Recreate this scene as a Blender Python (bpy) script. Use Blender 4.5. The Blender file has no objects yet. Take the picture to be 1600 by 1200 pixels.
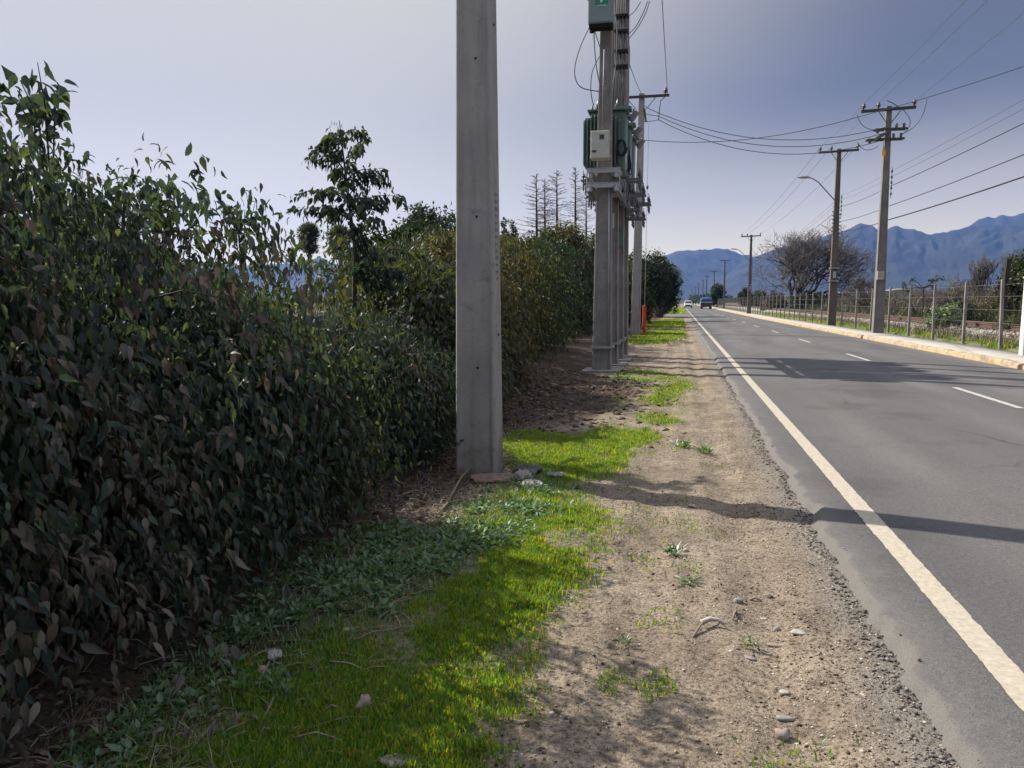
import bpy, math, random
import numpy as np
from mathutils import Vector, Matrix

R = math.radians
PI = math.pi
rng = np.random.default_rng(7)
random.seed(7)
SC = bpy.context.scene
COL = SC.collection

# ------------------------------------------------------------------ camera
CAM_H = 1.6
PITCH, YAW, FPX = R(6.136), R(12.25), 1200.0
cam_d = bpy.data.cameras.new('camera')
cam_d.sensor_width = 36.0
cam_d.lens = 27.0
cam_d.clip_start = 0.05
cam_d.clip_end = 60000
cam = bpy.data.objects.new('camera', cam_d)
cam.location = (0, 0, CAM_H)
cam.rotation_euler = (R(90) - PITCH, 0, YAW)
COL.objects.link(cam)
SC.camera = cam

# ------------------------------------------------------------------ sky and sun
SUN_EL, SUN_AZ = R(41), R(-71)          # azimuth from +Y, negative = to the left
sdir = Vector((math.sin(SUN_AZ) * math.cos(SUN_EL), math.cos(SUN_AZ) * math.cos(SUN_EL), math.sin(SUN_EL)))
w = bpy.data.worlds.new('World')
SC.world = w
w.use_nodes = True
nt = w.node_tree
nt.nodes.clear()
wo = nt.nodes.new('ShaderNodeOutputWorld')
bg = nt.nodes.new('ShaderNodeBackground')
sky = nt.nodes.new('ShaderNodeTexSky')
sky.sky_type = 'NISHITA'
sky.sun_disc = False
sky.sun_elevation = SUN_EL
sky.sun_rotation = SUN_AZ % (2 * PI)
sky.air_density = 1.0
sky.dust_density = 2.5
sky.ozone_density = 1.5
sky.altitude = 500
# thin cirrus veil: pale streaks that thicken towards the horizon
tc = nt.nodes.new('ShaderNodeTexCoord')
mp = nt.nodes.new('ShaderNodeMapping')
mp.inputs['Scale'].default_value = (1.2, 1.2, 5.0)
mp.inputs['Rotation'].default_value = (0.25, 0.12, 0.4)
nz = nt.nodes.new('ShaderNodeTexNoise')
nz.inputs['Scale'].default_value = 1.6
nz.inputs['Detail'].default_value = 5
nz.inputs['Roughness'].default_value = 0.5
mr = nt.nodes.new('ShaderNodeMapRange')
mr.inputs['From Min'].default_value = 0.35
mr.inputs['From Max'].default_value = 0.75
mr.inputs['To Min'].default_value = 0.74
mr.inputs['To Max'].default_value = 0.97
mixc = nt.nodes.new('ShaderNodeMix')
mixc.data_type = 'RGBA'
bw = nt.nodes.new('ShaderNodeHueSaturation')
bw.inputs['Saturation'].default_value = 0.0
tint = nt.nodes.new('ShaderNodeMix')
tint.data_type = 'RGBA'
tint.blend_type = 'MULTIPLY'
tint.inputs['Factor'].default_value = 1.0
tint.inputs['B'].default_value = (1.0, 0.985, 1.08, 1)
L = nt.links.new
L(tc.outputs['Generated'], mp.inputs['Vector'])
L(mp.outputs['Vector'], nz.inputs['Vector'])
L(nz.outputs['Fac'], mr.inputs['Value'])
gm = nt.nodes.new('ShaderNodeGamma'); gm.inputs['Gamma'].default_value = 0.72
L(sky.outputs['Color'], gm.inputs['Color'])
L(gm.outputs['Color'], bw.inputs['Color'])
L(bw.outputs['Color'], tint.inputs['A'])
L(mr.outputs['Result'], mixc.inputs['Factor'])
L(gm.outputs['Color'], mixc.inputs['A'])
L(tint.outputs['Result'], mixc.inputs['B'])
# pale bank of low haze beyond the mountains
sx = nt.nodes.new('ShaderNodeSeparateXYZ')
L(tc.outputs['Generated'], sx.inputs[0])
hr = nt.nodes.new('ShaderNodeMapRange'); hr.interpolation_type = 'SMOOTHSTEP'
hr.inputs['From Min'].default_value = -0.02
hr.inputs['From Max'].default_value = 0.25
hr.inputs['To Min'].default_value = 0.85
hr.inputs['To Max'].default_value = 0.0
L(sx.outputs['Z'], hr.inputs['Value'])
low = nt.nodes.new('ShaderNodeMix'); low.data_type = 'RGBA'
low.inputs['B'].default_value = (19.0, 15.9, 9.6, 1)
L(hr.outputs['Result'], low.inputs['Factor'])
# thin cloud glowing round the sun
dt = nt.nodes.new('ShaderNodeVectorMath'); dt.operation = 'DOT_PRODUCT'
L(tc.outputs['Generated'], dt.inputs[0])
dt.inputs[1].default_value = tuple(sdir)
gr = nt.nodes.new('ShaderNodeMapRange'); gr.interpolation_type = 'SMOOTHSTEP'
gr.inputs['From Min'].default_value = 0.22
gr.inputs['From Max'].default_value = 0.70
gr.inputs['To Min'].default_value = 0.0
gr.inputs['To Max'].default_value = 0.9
L(dt.outputs['Value'], gr.inputs['Value'])
glo = nt.nodes.new('ShaderNodeMix'); glo.data_type = 'RGBA'
glo.inputs['B'].default_value = (8.3, 7.7, 6.5, 1)
L(gr.outputs['Result'], glo.inputs['Factor'])
warm = nt.nodes.new('ShaderNodeMix'); warm.data_type = 'RGBA'; warm.blend_type = 'MULTIPLY'; warm.inputs['Factor'].default_value = 1.0
warm.inputs['B'].default_value = (0.63, 0.575, 0.51, 1)
L(mixc.outputs['Result'], warm.inputs['A'])
cv = nt.nodes.new('ShaderNodeMapRange')
cv.inputs['From Min'].default_value = 0.3
cv.inputs['From Max'].default_value = 0.72
cv.inputs['To Min'].default_value = 0.93
cv.inputs['To Max'].default_value = 1.14
L(nz.outputs['Fac'], cv.inputs['Value'])
veil = nt.nodes.new('ShaderNodeVectorMath'); veil.operation = 'SCALE'
L(warm.outputs['Result'], veil.inputs[0]); L(cv.outputs['Result'], veil.inputs['Scale'])
L(veil.outputs[0], glo.inputs['A'])
L(glo.outputs['Result'], low.inputs['A'])
# added bright overhead sky, above the frame, to lift the shaded parts
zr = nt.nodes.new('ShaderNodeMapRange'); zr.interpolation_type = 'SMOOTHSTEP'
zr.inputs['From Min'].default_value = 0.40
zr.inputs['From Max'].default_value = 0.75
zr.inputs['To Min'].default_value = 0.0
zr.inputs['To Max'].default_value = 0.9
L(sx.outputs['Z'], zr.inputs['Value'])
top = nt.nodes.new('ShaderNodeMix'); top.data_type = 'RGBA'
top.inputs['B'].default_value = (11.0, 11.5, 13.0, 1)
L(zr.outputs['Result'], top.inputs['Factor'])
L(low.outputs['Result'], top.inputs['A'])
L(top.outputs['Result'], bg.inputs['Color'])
bg.inputs['Strength'].default_value = 0.05
L(bg.outputs['Background'], wo.inputs['Surface'])

sun_d = bpy.data.lights.new('sun', 'SUN')
sun_d.energy = 5.0
sun_d.angle = R(0.53)
sun_d.color = (1.0, 0.93, 0.82)
sun = bpy.data.objects.new('sun', sun_d)
sun.rotation_euler = sdir.to_track_quat('Z', 'Y').to_euler()
sun.location = (-30, 10, 40)
COL.objects.link(sun)

SC.view_settings.view_transform = 'Standard'
SC.view_settings.look = 'None'
SC.view_settings.gamma = 1.0
SC.view_settings.exposure = 0.92
SC.view_settings.use_curve_mapping = False
SC.cycles.max_bounces = 8
SC.cycles.transparent_max_bounces = 8

# ------------------------------------------------------------------ pixel helpers (photo pixels, 1600x1200)
_fw = np.array([-math.sin(YAW) * math.cos(PITCH), math.cos(YAW) * math.cos(PITCH), -math.sin(PITCH)])
_rt = np.array([math.cos(YAW), math.sin(YAW), 0.0])
_up = np.cross(_rt, _fw)
def ray(x, y): return _fw + _rt * (x - 800) / FPX + _up * (600 - y) / FPX
def at_z(x, y, z=0.0):
    d = ray(x, y); t = (z - CAM_H) / d[2]
    return np.array([0, 0, CAM_H]) + d * t
def at_Y(x, y, Y):
    d = ray(x, y); return np.array([0, 0, CAM_H]) + d * Y / d[1]
def at_X(x, y, X):
    d = ray(x, y); return np.array([0, 0, CAM_H]) + d * X / d[0]

# ------------------------------------------------------------------ noise
_tab = np.random.default_rng(3).random((256, 256))
def vnoise(x, y):
    xi = np.floor(x).astype(int); yi = np.floor(y).astype(int)
    fx = x - xi; fy = y - yi
    fx = fx * fx * (3 - 2 * fx); fy = fy * fy * (3 - 2 * fy)
    a = _tab[xi % 256, yi % 256]; b = _tab[(xi + 1) % 256, yi % 256]
    c = _tab[xi % 256, (yi + 1) % 256]; d = _tab[(xi + 1) % 256, (yi + 1) % 256]
    return (a * (1 - fx) + b * fx) * (1 - fy) + (c * (1 - fx) + d * fx) * fy
def fbm(x, y, o=4, g=0.5):
    s = 0; a = 1.0; t = 0
    for k in range(o):
        s = s + a * vnoise(x * 2 ** k + 17.3 * k, y * 2 ** k + 9.1 * k); t += a; a *= g
    return s / t
def sst(a, b, x):
    t = np.clip((x - a) / (b - a), 0, 1); return t * t * (3 - 2 * t)

# ------------------------------------------------------------------ materials
def new_mat(name):
    m = bpy.data.materials.new(name); m.use_nodes = True
    n = m.node_tree; n.nodes.clear()
    out = n.nodes.new('ShaderNodeOutputMaterial')
    return m, n, out
def ramp(n, stops):
    r = n.nodes.new('ShaderNodeValToRGB')
    e = r.color_ramp.elements
    e[0].position, e[0].color = stops[0][0], (*stops[0][1], 1)
    e[1].position, e[1].color = stops[-1][0], (*stops[-1][1], 1)
    for p, c in stops[1:-1]:
        k = e.new(p); k.color = (*c, 1)
    return r
def pmat(name, c1, c2=None, scale=6.0, rough=0.8, bump=0.0, bscale=None, metal=0.0, detail=6, stretch=(1, 1, 1), spec=0.3, mid=None, bdist=0.02):
    """two-tone noise material in object space"""
    m, n, out = new_mat(name)
    b = n.nodes.new('ShaderNodeBsdfPrincipled')
    b.inputs['Roughness'].default_value = rough
    b.inputs['Metallic'].default_value = metal
    b.inputs['Specular IOR Level'].default_value = spec
    n.links.new(b.outputs[0], out.inputs['Surface'])
    t = n.nodes.new('ShaderNodeTexCoord')
    mpn = n.nodes.new('ShaderNodeMapping'); mpn.inputs['Scale'].default_value = stretch
    n.links.new(t.outputs['Object'], mpn.inputs['Vector'])
    if c2 is None:
        c2 = tuple(v * 0.75 for v in c1)
    z = n.nodes.new('ShaderNodeTexNoise'); z.inputs['Scale'].default_value = scale; z.inputs['Detail'].default_value = detail
    z.inputs['Roughness'].default_value = 0.62
    n.links.new(mpn.outputs[0], z.inputs['Vector'])
    stops = [(0.32, c2), (0.68, c1)] if mid is None else [(0.3, c2), (0.5, mid), (0.7, c1)]
    r = ramp(n, stops)
    n.links.new(z.outputs['Fac'], r.inputs['Fac'])
    n.links.new(r.outputs['Color'], b.inputs['Base Color'])
    if bump:
        z2 = n.nodes.new('ShaderNodeTexNoise'); z2.inputs['Scale'].default_value = bscale or scale * 4; z2.inputs['Detail'].default_value = 8
        n.links.new(t.outputs['Object'], z2.inputs['Vector'])
        bp = n.nodes.new('ShaderNodeBump'); bp.inputs['Strength'].default_value = bump; bp.inputs['Distance'].default_value = bdist
        n.links.new(z2.outputs['Fac'], bp.inputs['Height'])
        n.links.new(bp.outputs[0], b.inputs['Normal'])
    return m
def leaf_mat(name, stops, trans=0.4, rough=0.45, gloss=0.10, tcol=None):
    """leaf colour varies leaf by leaf; light passes through"""
    m, n, out = new_mat(name)
    g = n.nodes.new('ShaderNodeNewGeometry')
    r = ramp(n, stops)
    n.links.new(g.outputs['Random Per Island'], r.inputs['Fac'])
    d = n.nodes.new('ShaderNodeBsdfDiffuse')
    tr = n.nodes.new('ShaderNodeBsdfTranslucent')
    gl = n.nodes.new('ShaderNodeBsdfGlossy'); gl.inputs['Roughness'].default_value = rough
    gl.inputs['Color'].default_value = (0.8, 0.85, 0.9, 1)
    n.links.new(r.outputs['Color'], d.inputs['Color'])
    h = n.nodes.new('ShaderNodeMix'); h.data_type = 'RGBA'; h.blend_type = 'MULTIPLY'; h.inputs['Factor'].default_value = 1
    h.inputs['B'].default_value = (*(tcol or (1.7, 1.7, 0.8)), 1)
    n.links.new(r.outputs['Color'], h.inputs['A'])
    n.links.new(h.outputs['Result'], tr.inputs['Color'])
    a = n.nodes.new('ShaderNodeMixShader'); a.inputs['Fac'].default_value = trans
    n.links.new(d.outputs[0], a.inputs[1]); n.links.new(tr.outputs[0], a.inputs[2])
    b = n.nodes.new('ShaderNodeMixShader'); b.inputs['Fac'].default_value = gloss
    n.links.new(a.outputs[0], b.inputs[1]); n.links.new(gl.outputs[0], b.inputs[2])
    n.links.new(b.outputs[0], out.inputs['Surface'])
    return m

M = {}
M['concrete'] = pmat('pole_concrete', (0.36, 0.335, 0.315), (0.24, 0.222, 0.212), 3.0, 0.9, 0.35, 70, stretch=(2.2, 2.2, 0.7), bdist=0.006)
M['concrete_weathered'] = pmat('weathered_concrete', (0.27, 0.25, 0.235), (0.155, 0.142, 0.134), 2.6, 0.92, 0.35, 60, stretch=(1.6, 1.6, 0.9), bdist=0.006)
def near_concrete():
    m, n, out = new_mat('cast_concrete')
    b = n.nodes.new('ShaderNodeBsdfPrincipled'); b.inputs['Roughness'].default_value = 0.92; b.inputs['Specular IOR Level'].default_value = 0.2
    n.links.new(b.outputs[0], out.inputs['Surface'])
    t = n.nodes.new('ShaderNodeTexCoord')
    def nz(sc, st, det=6, ro=0.62):
        k = n.nodes.new('ShaderNodeMapping'); k.inputs['Scale'].default_value = st; n.links.new(t.outputs['Object'], k.inputs['Vector'])
        z = n.nodes.new('ShaderNodeTexNoise'); z.inputs['Scale'].default_value = sc; z.inputs['Detail'].default_value = det; z.inputs['Roughness'].default_value = ro
        n.links.new(k.outputs[0], z.inputs['Vector']); return z
    def mul(a, c_, f=1.0):
        k = n.nodes.new('ShaderNodeMix'); k.data_type = 'RGBA'; k.blend_type = 'MULTIPLY'; k.inputs['Factor'].default_value = f
        n.links.new(a, k.inputs['A']); n.links.new(c_, k.inputs['B']); return k.outputs['Result']
    a = ramp(n, [(0.3, (0.235, 0.222, 0.212)), (0.5, (0.295, 0.28, 0.268)), (0.7, (0.36, 0.342, 0.327))]); n.links.new(nz(2.4, (1, 1, 0.6)).outputs['Fac'], a.inputs['Fac'])
    st = ramp(n, [(0.33, (0.82, 0.81, 0.80)), (0.5, (1, 1, 1)), (0.75, (1.04, 1.04, 1.03))]); n.links.new(nz(9, (1.6, 1.6, 0.10), 5).outputs['Fac'], st.inputs['Fac'])
    bl = ramp(n, [(0.34, (0.55, 0.53, 0.50)), (0.44, (1, 1, 1))]); n.links.new(nz(5.5, (1, 1, 1), 7, 0.7).outputs['Fac'], bl.inputs['Fac'])
    pt = ramp(n, [(0.29, (0.35, 0.33, 0.31)), (0.36, (1, 1, 1))]); z3 = nz(85, (1, 1, 1), 3); n.links.new(z3.outputs['Fac'], pt.inputs['Fac'])
    c_ = mul(mul(mul(a.outputs['Color'], st.outputs['Color'], 0.8), bl.outputs['Color'], 0.6), pt.outputs['Color'], 0.8)
    # soil splashed up the foot
    sp = n.nodes.new('ShaderNodeSeparateXYZ'); n.links.new(t.outputs['Object'], sp.inputs[0])
    ad = n.nodes.new('ShaderNodeMath'); ad.operation = 'MULTIPLY_ADD'; z4 = nz(7, (1, 1, 1)); n.links.new(z4.outputs['Fac'], ad.inputs[0]); ad.inputs[1].default_value = 0.9; n.links.new(sp.outputs['Z'], ad.inputs[2])
    mrr = n.nodes.new('ShaderNodeMapRange'); mrr.inputs['From Min'].default_value = 0.35; mrr.inputs['From Max'].default_value = 0.85; mrr.inputs['To Min'].default_value = 0.8; mrr.inputs['To Max'].default_value = 0.0
    n.links.new(ad.outputs[0], mrr.inputs['Value'])
    mx = n.nodes.new('ShaderNodeMix'); mx.data_type = 'RGBA'; n.links.new(mrr.outputs[0], mx.inputs['Factor']); n.links.new(c_, mx.inputs['A']); mx.inputs['B'].default_value = (0.15, 0.115, 0.085, 1)
    n.links.new(mx.outputs['Result'], b.inputs['Base Color'])
    bp = n.nodes.new('ShaderNodeBump'); bp.inputs['Strength'].default_value = 0.6; bp.inputs['Distance'].default_value = 0.006; n.links.new(z3.outputs['Fac'], bp.inputs['Height']); n.links.new(bp.outputs[0], b.inputs['Normal'])
    return m
M['concrete_near'] = near_concrete()
M['concrete_roadside'] = pmat('roadside_pole_concrete', (0.21, 0.195, 0.18), (0.13, 0.12, 0.112), 2.6, 0.92, 0.3, 60, stretch=(1.6, 1.6, 0.9), bdist=0.006)
M['concrete_dark'] = pmat('brown_pole_concrete', (0.15, 0.125, 0.11), (0.09, 0.075, 0.068), 2.0, 0.92, 0.3, 60, stretch=(3, 3, 0.6), bdist=0.006)
M['hole'] = pmat('dark_hole', (0.012, 0.012, 0.012), None, 5, 1.0)
M['galv'] = pmat('galvanised_steel', (0.42, 0.43, 0.44), (0.28, 0.29, 0.30), 14, 0.45, 0.1, 60, metal=0.6)
M['steel_grey'] = pmat('dull_galvanised_steel', (0.20, 0.20, 0.205), (0.13, 0.13, 0.135), 9, 0.6, metal=0.3)
M['steel_dark'] = pmat('dark_steel', (0.075, 0.07, 0.07), (0.045, 0.04, 0.04), 9, 0.6, metal=0.3)
M['green_paint'] = pmat('green_enamel', (0.085, 0.135, 0.112), (0.065, 0.107, 0.09), 4, 0.42, spec=0.5)
M['grey_green'] = pmat('grey_green_enamel', (0.19, 0.235, 0.235), (0.155, 0.195, 0.2), 3, 0.5, spec=0.4)
M['beige'] = pmat('beige_enamel', (0.46, 0.45, 0.40), (0.38, 0.37, 0.33), 5, 0.5)
M['black'] = pmat('black_rubber', (0.018, 0.018, 0.02), None, 8, 0.6)
M['cable_grey'] = pmat('grey_cable', (0.13, 0.13, 0.14), None, 8, 0.6)
M['porcelain'] = pmat('brown_porcelain', (0.075, 0.055, 0.05), (0.05, 0.04, 0.04), 8, 0.3, spec=0.6)
M['polymer'] = pmat('grey_polymer', (0.22, 0.22, 0.23), None, 8, 0.5)
M['white'] = pmat('white_plate', (0.72, 0.72, 0.70), (0.6, 0.6, 0.58), 8, 0.6)
M['green_sticker'] = pmat('green_sticker', (0.01, 0.22, 0.11), (0.01, 0.19, 0.095), 8, 0.5)
M['orange'] = pmat('orange_plastic', (0.48, 0.07, 0.027), (0.38, 0.05, 0.02), 5, 0.5)
M['yellow_sign'] = pmat('orange_yellow_plate', (0.75, 0.36, 0.04), None, 8, 0.5)
M['wire'] = pmat('dark_wire', (0.05, 0.05, 0.055), None, 3, 0.5)
M['wire_pale'] = pmat('aluminium_wire', (0.17, 0.17, 0.19), None, 3, 0.5, metal=0.3)
M['lamp'] = pmat('lamp_housing', (0.25, 0.25, 0.26), None, 6, 0.5)
M['lens'] = pmat('lamp_lens', (0.55, 0.55, 0.5), None, 6, 0.2)
M['asphalt_dust'] = pmat('dusty_asphalt', (0.15, 0.14, 0.13), (0.10, 0.095, 0.09), 8, 0.95)
M['rust'] = pmat('rusty_rail', (0.125, 0.075, 0.052), (0.07, 0.045, 0.034), 8, 0.7, 0.2)
M['sleeper'] = pmat('sleeper_wood', (0.15, 0.135, 0.12), None, 8, 0.9)
M['bark'] = pmat('bark', (0.115, 0.09, 0.075), (0.06, 0.048, 0.04), 10, 0.95, 0.4)
M['bark_dark'] = pmat('dark_bark', (0.055, 0.042, 0.036), (0.03, 0.024, 0.02), 10, 0.95)
M['twig'] = pmat('grey_twig', (0.15, 0.135, 0.125), (0.09, 0.08, 0.075), 6, 0.95)
M['deadwood'] = pmat('dry_stick', (0.26, 0.205, 0.15), (0.15, 0.115, 0.085), 9, 0.9)
M['stone'] = pmat('grey_stone', (0.27, 0.25, 0.225), (0.16, 0.145, 0.13), 14, 0.9, 0.3, bdist=0.003)
M['stone_pale'] = pmat('pale_stone', (0.40, 0.37, 0.325), (0.27, 0.245, 0.21), 14, 0.9, 0.3, bdist=0.003)
M['stone_pink'] = pmat('pinkish_stone', (0.32, 0.25, 0.215), (0.21, 0.16, 0.14), 14, 0.9, 0.3, bdist=0.003)
M['stone_dark'] = pmat('dark_stone', (0.12, 0.105, 0.095), (0.07, 0.06, 0.055), 14, 0.9, 0.3, bdist=0.003)
M['brick'] = pmat('broken_brick', (0.25, 0.165, 0.135), (0.10, 0.062, 0.05), 12, 0.95, 0.4, stretch=(1, 4, 1))
M['rag'] = pmat('grey_rag', (0.13, 0.135, 0.13), (0.05, 0.055, 0.055), 9, 0.9)
M['paper'] = pmat('pale_litter', (0.42, 0.40, 0.36), (0.26, 0.245, 0.22), 14, 0.9)
M['leafA'] = leaf_mat('dark_green_leaf', [(0, (0.020, 0.034, 0.028)), (0.5, (0.032, 0.052, 0.040)), (0.88, (0.048, 0.072, 0.05)), (1, (0.10, 0.13, 0.05))], 0.33, gloss=0.025)
M['leafB'] = leaf_mat('olive_leaf', [(0, (0.018, 0.026, 0.012)), (0.5, (0.038, 0.05, 0.021)), (1, (0.085, 0.085, 0.034))], 0.38, gloss=0.03)
M['leafC'] = leaf_mat('yellow_olive_leaf', [(0, (0.032, 0.034, 0.014)), (0.5, (0.065, 0.064, 0.024)), (1, (0.12, 0.09, 0.04))], 0.4, gloss=0.03)
M['leafDry'] = leaf_mat('dry_brown_leaf', [(0, (0.042, 0.035, 0.028)), (0.5, (0.075, 0.063, 0.050)), (1, (0.14, 0.118, 0.09))], 0.2, tcol=(1.2, 1.0, 0.8), gloss=0.03)
M['leafD'] = leaf_mat('deep_green_leaf', [(0, (0.010, 0.02, 0.010)), (0.6, (0.021, 0.037, 0.017)), (1, (0.045, 0.06, 0.024))], 0.32, gloss=0.03)
M['leafBright'] = leaf_mat('bright_green_leaf', [(0, (0.05, 0.10, 0.02)), (0.6, (0.085, 0.15, 0.03)), (1, (0.13, 0.19, 0.045))], 0.45)
M['palm'] = leaf_mat('palm_leaf', [(0, (0.03, 0.045, 0.022)), (1, (0.065, 0.085, 0.04))], 0.25)
M['grass'] = leaf_mat('grass_blade', [(0, (0.055, 0.155, 0.022)), (0.5, (0.105, 0.24, 0.027)), (0.82, (0.175, 0.30, 0.03)), (0.9, (0.24, 0.24, 0.06)), (1, (0.30, 0.25, 0.10))], 0.62, gloss=0.03, tcol=(2.1, 1.5, 0.3))
M['weed'] = leaf_mat('weed_leaf', [(0, (0.055, 0.105, 0.04)), (0.5, (0.09, 0.16, 0.062)), (1, (0.14, 0.22, 0.09))], 0.4, gloss=0.04)
M['straw'] = leaf_mat('dry_straw', [(0, (0.14, 0.11, 0.07)), (0.6, (0.24, 0.195, 0.125)), (1, (0.34, 0.29, 0.19))], 0.25, gloss=0.03, tcol=(1.2, 1.1, 0.8))
M['scrub'] = leaf_mat('brown_scrub', [(0, (0.05, 0.042, 0.032)), (0.6, (0.105, 0.088, 0.06)), (1, (0.16, 0.14, 0.085))], 0.25, gloss=0.02, tcol=(1.2, 1.0, 0.8))
M['white_paint'] = pmat('white_car_paint', (0.75, 0.76, 0.78), (0.7, 0.71, 0.73), 3, 0.3, spec=0.6)
M['glass'] = pmat('dark_glass', (0.02, 0.025, 0.03), None, 3, 0.08, spec=0.8)
M['tarp'] = pmat('blue_tarpaulin', (0.03, 0.075, 0.22), (0.02, 0.05, 0.15), 3, 0.6, 0.4, 6)
M['truck_body'] = pmat('dark_truck_body', (0.11, 0.10, 0.10), (0.06, 0.055, 0.055), 4, 0.7)
M['cream'] = pmat('cream_wall', (0.5, 0.48, 0.44), (0.42, 0.40, 0.37), 0.6, 0.9)
M['roof_grey'] = pmat('grey_sheet_roof', (0.34, 0.33, 0.33), (0.25, 0.25, 0.25), 0.8, 0.7)
M['red_wall'] = pmat('dark_red_wall', (0.16, 0.055, 0.04), (0.10, 0.04, 0.03), 0.8, 0.9)

# ------------------------------------------------------------------ mesh builders
def link(o, parent=None):
    COL.objects.link(o)
    if parent is not None: o.parent = parent
    return o
def tag(o, label=None, cat=None, group=None, kind=None):
    if label: o['label'] = label
    if cat: o['category'] = cat
    if group: o['group'] = group
    if kind: o['kind'] = kind
    return o
def thing(name, label, cat, loc=(0, 0, 0), rotz=0.0, group=None):
    o = bpy.data.objects.new(name, None); COL.objects.link(o)
    o.empty_display_size = 0.2
    o.location = tuple(float(v) for v in loc); o.rotation_euler = (0, 0, rotz)
    return tag(o, label, cat, group)
def np_mesh(name, V, quads=None, tris=None, mat=None, parent=None, smooth=False, loc=None, attr=None):
    me = bpy.data.meshes.new(name)
    V = np.asarray(V, np.float32).reshape(-1, 3)
    q = np.asarray(quads if quads is not None else [], np.int32).reshape(-1, 4)
    t = np.asarray(tris if tris is not None else [], np.int32).reshape(-1, 3)
    me.vertices.add(len(V)); me.vertices.foreach_set('co', V.ravel())
    nl = q.size + t.size
    me.loops.add(nl); me.loops.foreach_set('vertex_index', np.concatenate([q.ravel(), t.ravel()]).astype(np.int32))
    st = np.concatenate([np.arange(len(q)) * 4, q.size + np.arange(len(t)) * 3]).astype(np.int32)
    tot = np.concatenate([np.full(len(q), 4), np.full(len(t), 3)]).astype(np.int32)
    me.polygons.add(len(st)); me.polygons.foreach_set('loop_start', st); me.polygons.foreach_set('loop_total', tot)
    if smooth: me.polygons.foreach_set('use_smooth', np.ones(len(st), bool))
    me.update(calc_edges=True); me.validate()
    if attr is not None:
        a = me.color_attributes.new('mask', 'FLOAT_COLOR', 'POINT')
        a.data.foreach_set('color', np.asarray(attr, np.float32).ravel())
    if mat: me.materials.append(mat)
    o = bpy.data.objects.new(name, me)
    if loc is not None: o.location = tuple(float(v) for v in loc)
    return link(o, parent)
class MB:
    def __init__(s): s.v = []; s.f = []
    def add(s, V, F):
        b = len(s.v); s.v += [tuple(float(c) for c in p) for p in V]; s.f += [tuple(i + b for i in f) for f in F]; return s
    def box(s, c, d, rot=None):
        x, y, z = d[0] / 2, d[1] / 2, d[2] / 2
        V = [Vector(p) for p in ((-x, -y, -z), (x, -y, -z), (x, y, -z), (-x, y, -z), (-x, -y, z), (x, -y, z), (x, y, z), (-x, y, z))]
        if rot is not None: V = [rot @ p for p in V]
        V = [p + Vector(tuple(float(q) for q in c)) for p in V]
        return s.add(V, [(0, 3, 2, 1), (4, 5, 6, 7), (0, 1, 5, 4), (1, 2, 6, 5), (2, 3, 7, 6), (3, 0, 4, 7)])
    def tube(s, P, r, n=6, caps=True):
        P = [Vector(tuple(float(q) for q in p)) for p in P]
        if not hasattr(r, '__len__'): r = [r] * len(P)
        V = []; F = []; u = None
        for i, p in enumerate(P):
            d = (P[min(i + 1, len(P) - 1)] - P[max(i - 1, 0)])
            if d.length < 1e-9: d = Vector((0, 0, 1))
            d.normalize()
            if u is None:
                u = d.cross(Vector((0.31, 0.2, 0.93)))
                if u.length < 0.1: u = d.cross(Vector((1, 0, 0)))
            u = (u - d * u.dot(d)); u.normalize(); v = d.cross(u)
            for k in range(n):
                a = 2 * PI * k / n
                V.append(p + (u * math.cos(a) + v * math.sin(a)) * r[i])
        for i in range(len(P) - 1):
            for k in range(n):
                F.append((i * n + k, i * n + (k + 1) % n, (i + 1) * n + (k + 1) % n, (i + 1) * n + k))
        if caps:
            F.append(tuple(range(n))[::-1]); F.append(tuple((len(P) - 1) * n + k for k in range(n)))
        return s.add(V, F)
    def lathe(s, prof, o=(0, 0, 0), axis=(0, 0, 1), n=10):
        ax = Vector(axis).normalized(); q = ax.to_track_quat('Z', 'Y'); o = Vector(tuple(float(c) for c in o))
        V = []; F = []
        for r, z in prof:
            for k in range(n):
                a = 2 * PI * k / n
                V.append(o + q @ Vector((r * math.cos(a), r * math.sin(a), z)))
        for i in range(len(prof) - 1):
            for k in range(n):
                F.append((i * n + k, i * n + (k + 1) % n, (i + 1) * n + (k + 1) % n, (i + 1) * n + k))
        F.append(tuple(range(n))[::-1]); F.append(tuple((len(prof) - 1) * n + k for k in range(n)))
        return s.add(V, F)
    def rings(s, rr):
        """loft of equal-length rings"""
        n = len(rr[0]); V = [p for r in rr for p in r]; F = []
        for i in range(len(rr) - 1):
            for k in range(n):
                F.append((i * n + k, i * n + (k + 1) % n, (i + 1) * n + (k + 1) % n, (i + 1) * n + k))
        F.append(tuple(range(n))[::-1]); F.append(tuple((len(rr) - 1) * n + k for k in range(n)))
        return s.add(V, F)
    def build(s, name, mat, parent=None, loc=None, smooth=False, bevel=0.0):
        me = bpy.data.meshes.new(name); me.from_pydata(s.v, [], s.f); me.update()
        me.materials.append(mat)
        if smooth: me.polygons.foreach_set('use_smooth', np.ones(len(me.polygons), bool))
        o = bpy.data.objects.new(name, me)
        if loc is not None: o.location = tuple(float(c) for c in loc)
        link(o, parent)
        if bevel:
            b = o.modifiers.new('bevel', 'BEVEL'); b.width = bevel; b.segments = 2; b.limit_method = 'ANGLE'; b.angle_limit = R(40)
        return o
def dup(root, loc, rotz=0.0, label=None, group=None):
    r = root.copy(); COL.objects.link(r); r.location = tuple(float(c) for c in loc); r.rotation_euler = (0, 0, rotz)
    if label: r['label'] = label
    if group: r['group'] = group
    for ch in list(root.children):
        c = ch.copy(); COL.objects.link(c); c.parent = r
        for g in list(ch.children):
            d = g.copy(); COL.objects.link(d); d.parent = c
    return r

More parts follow.
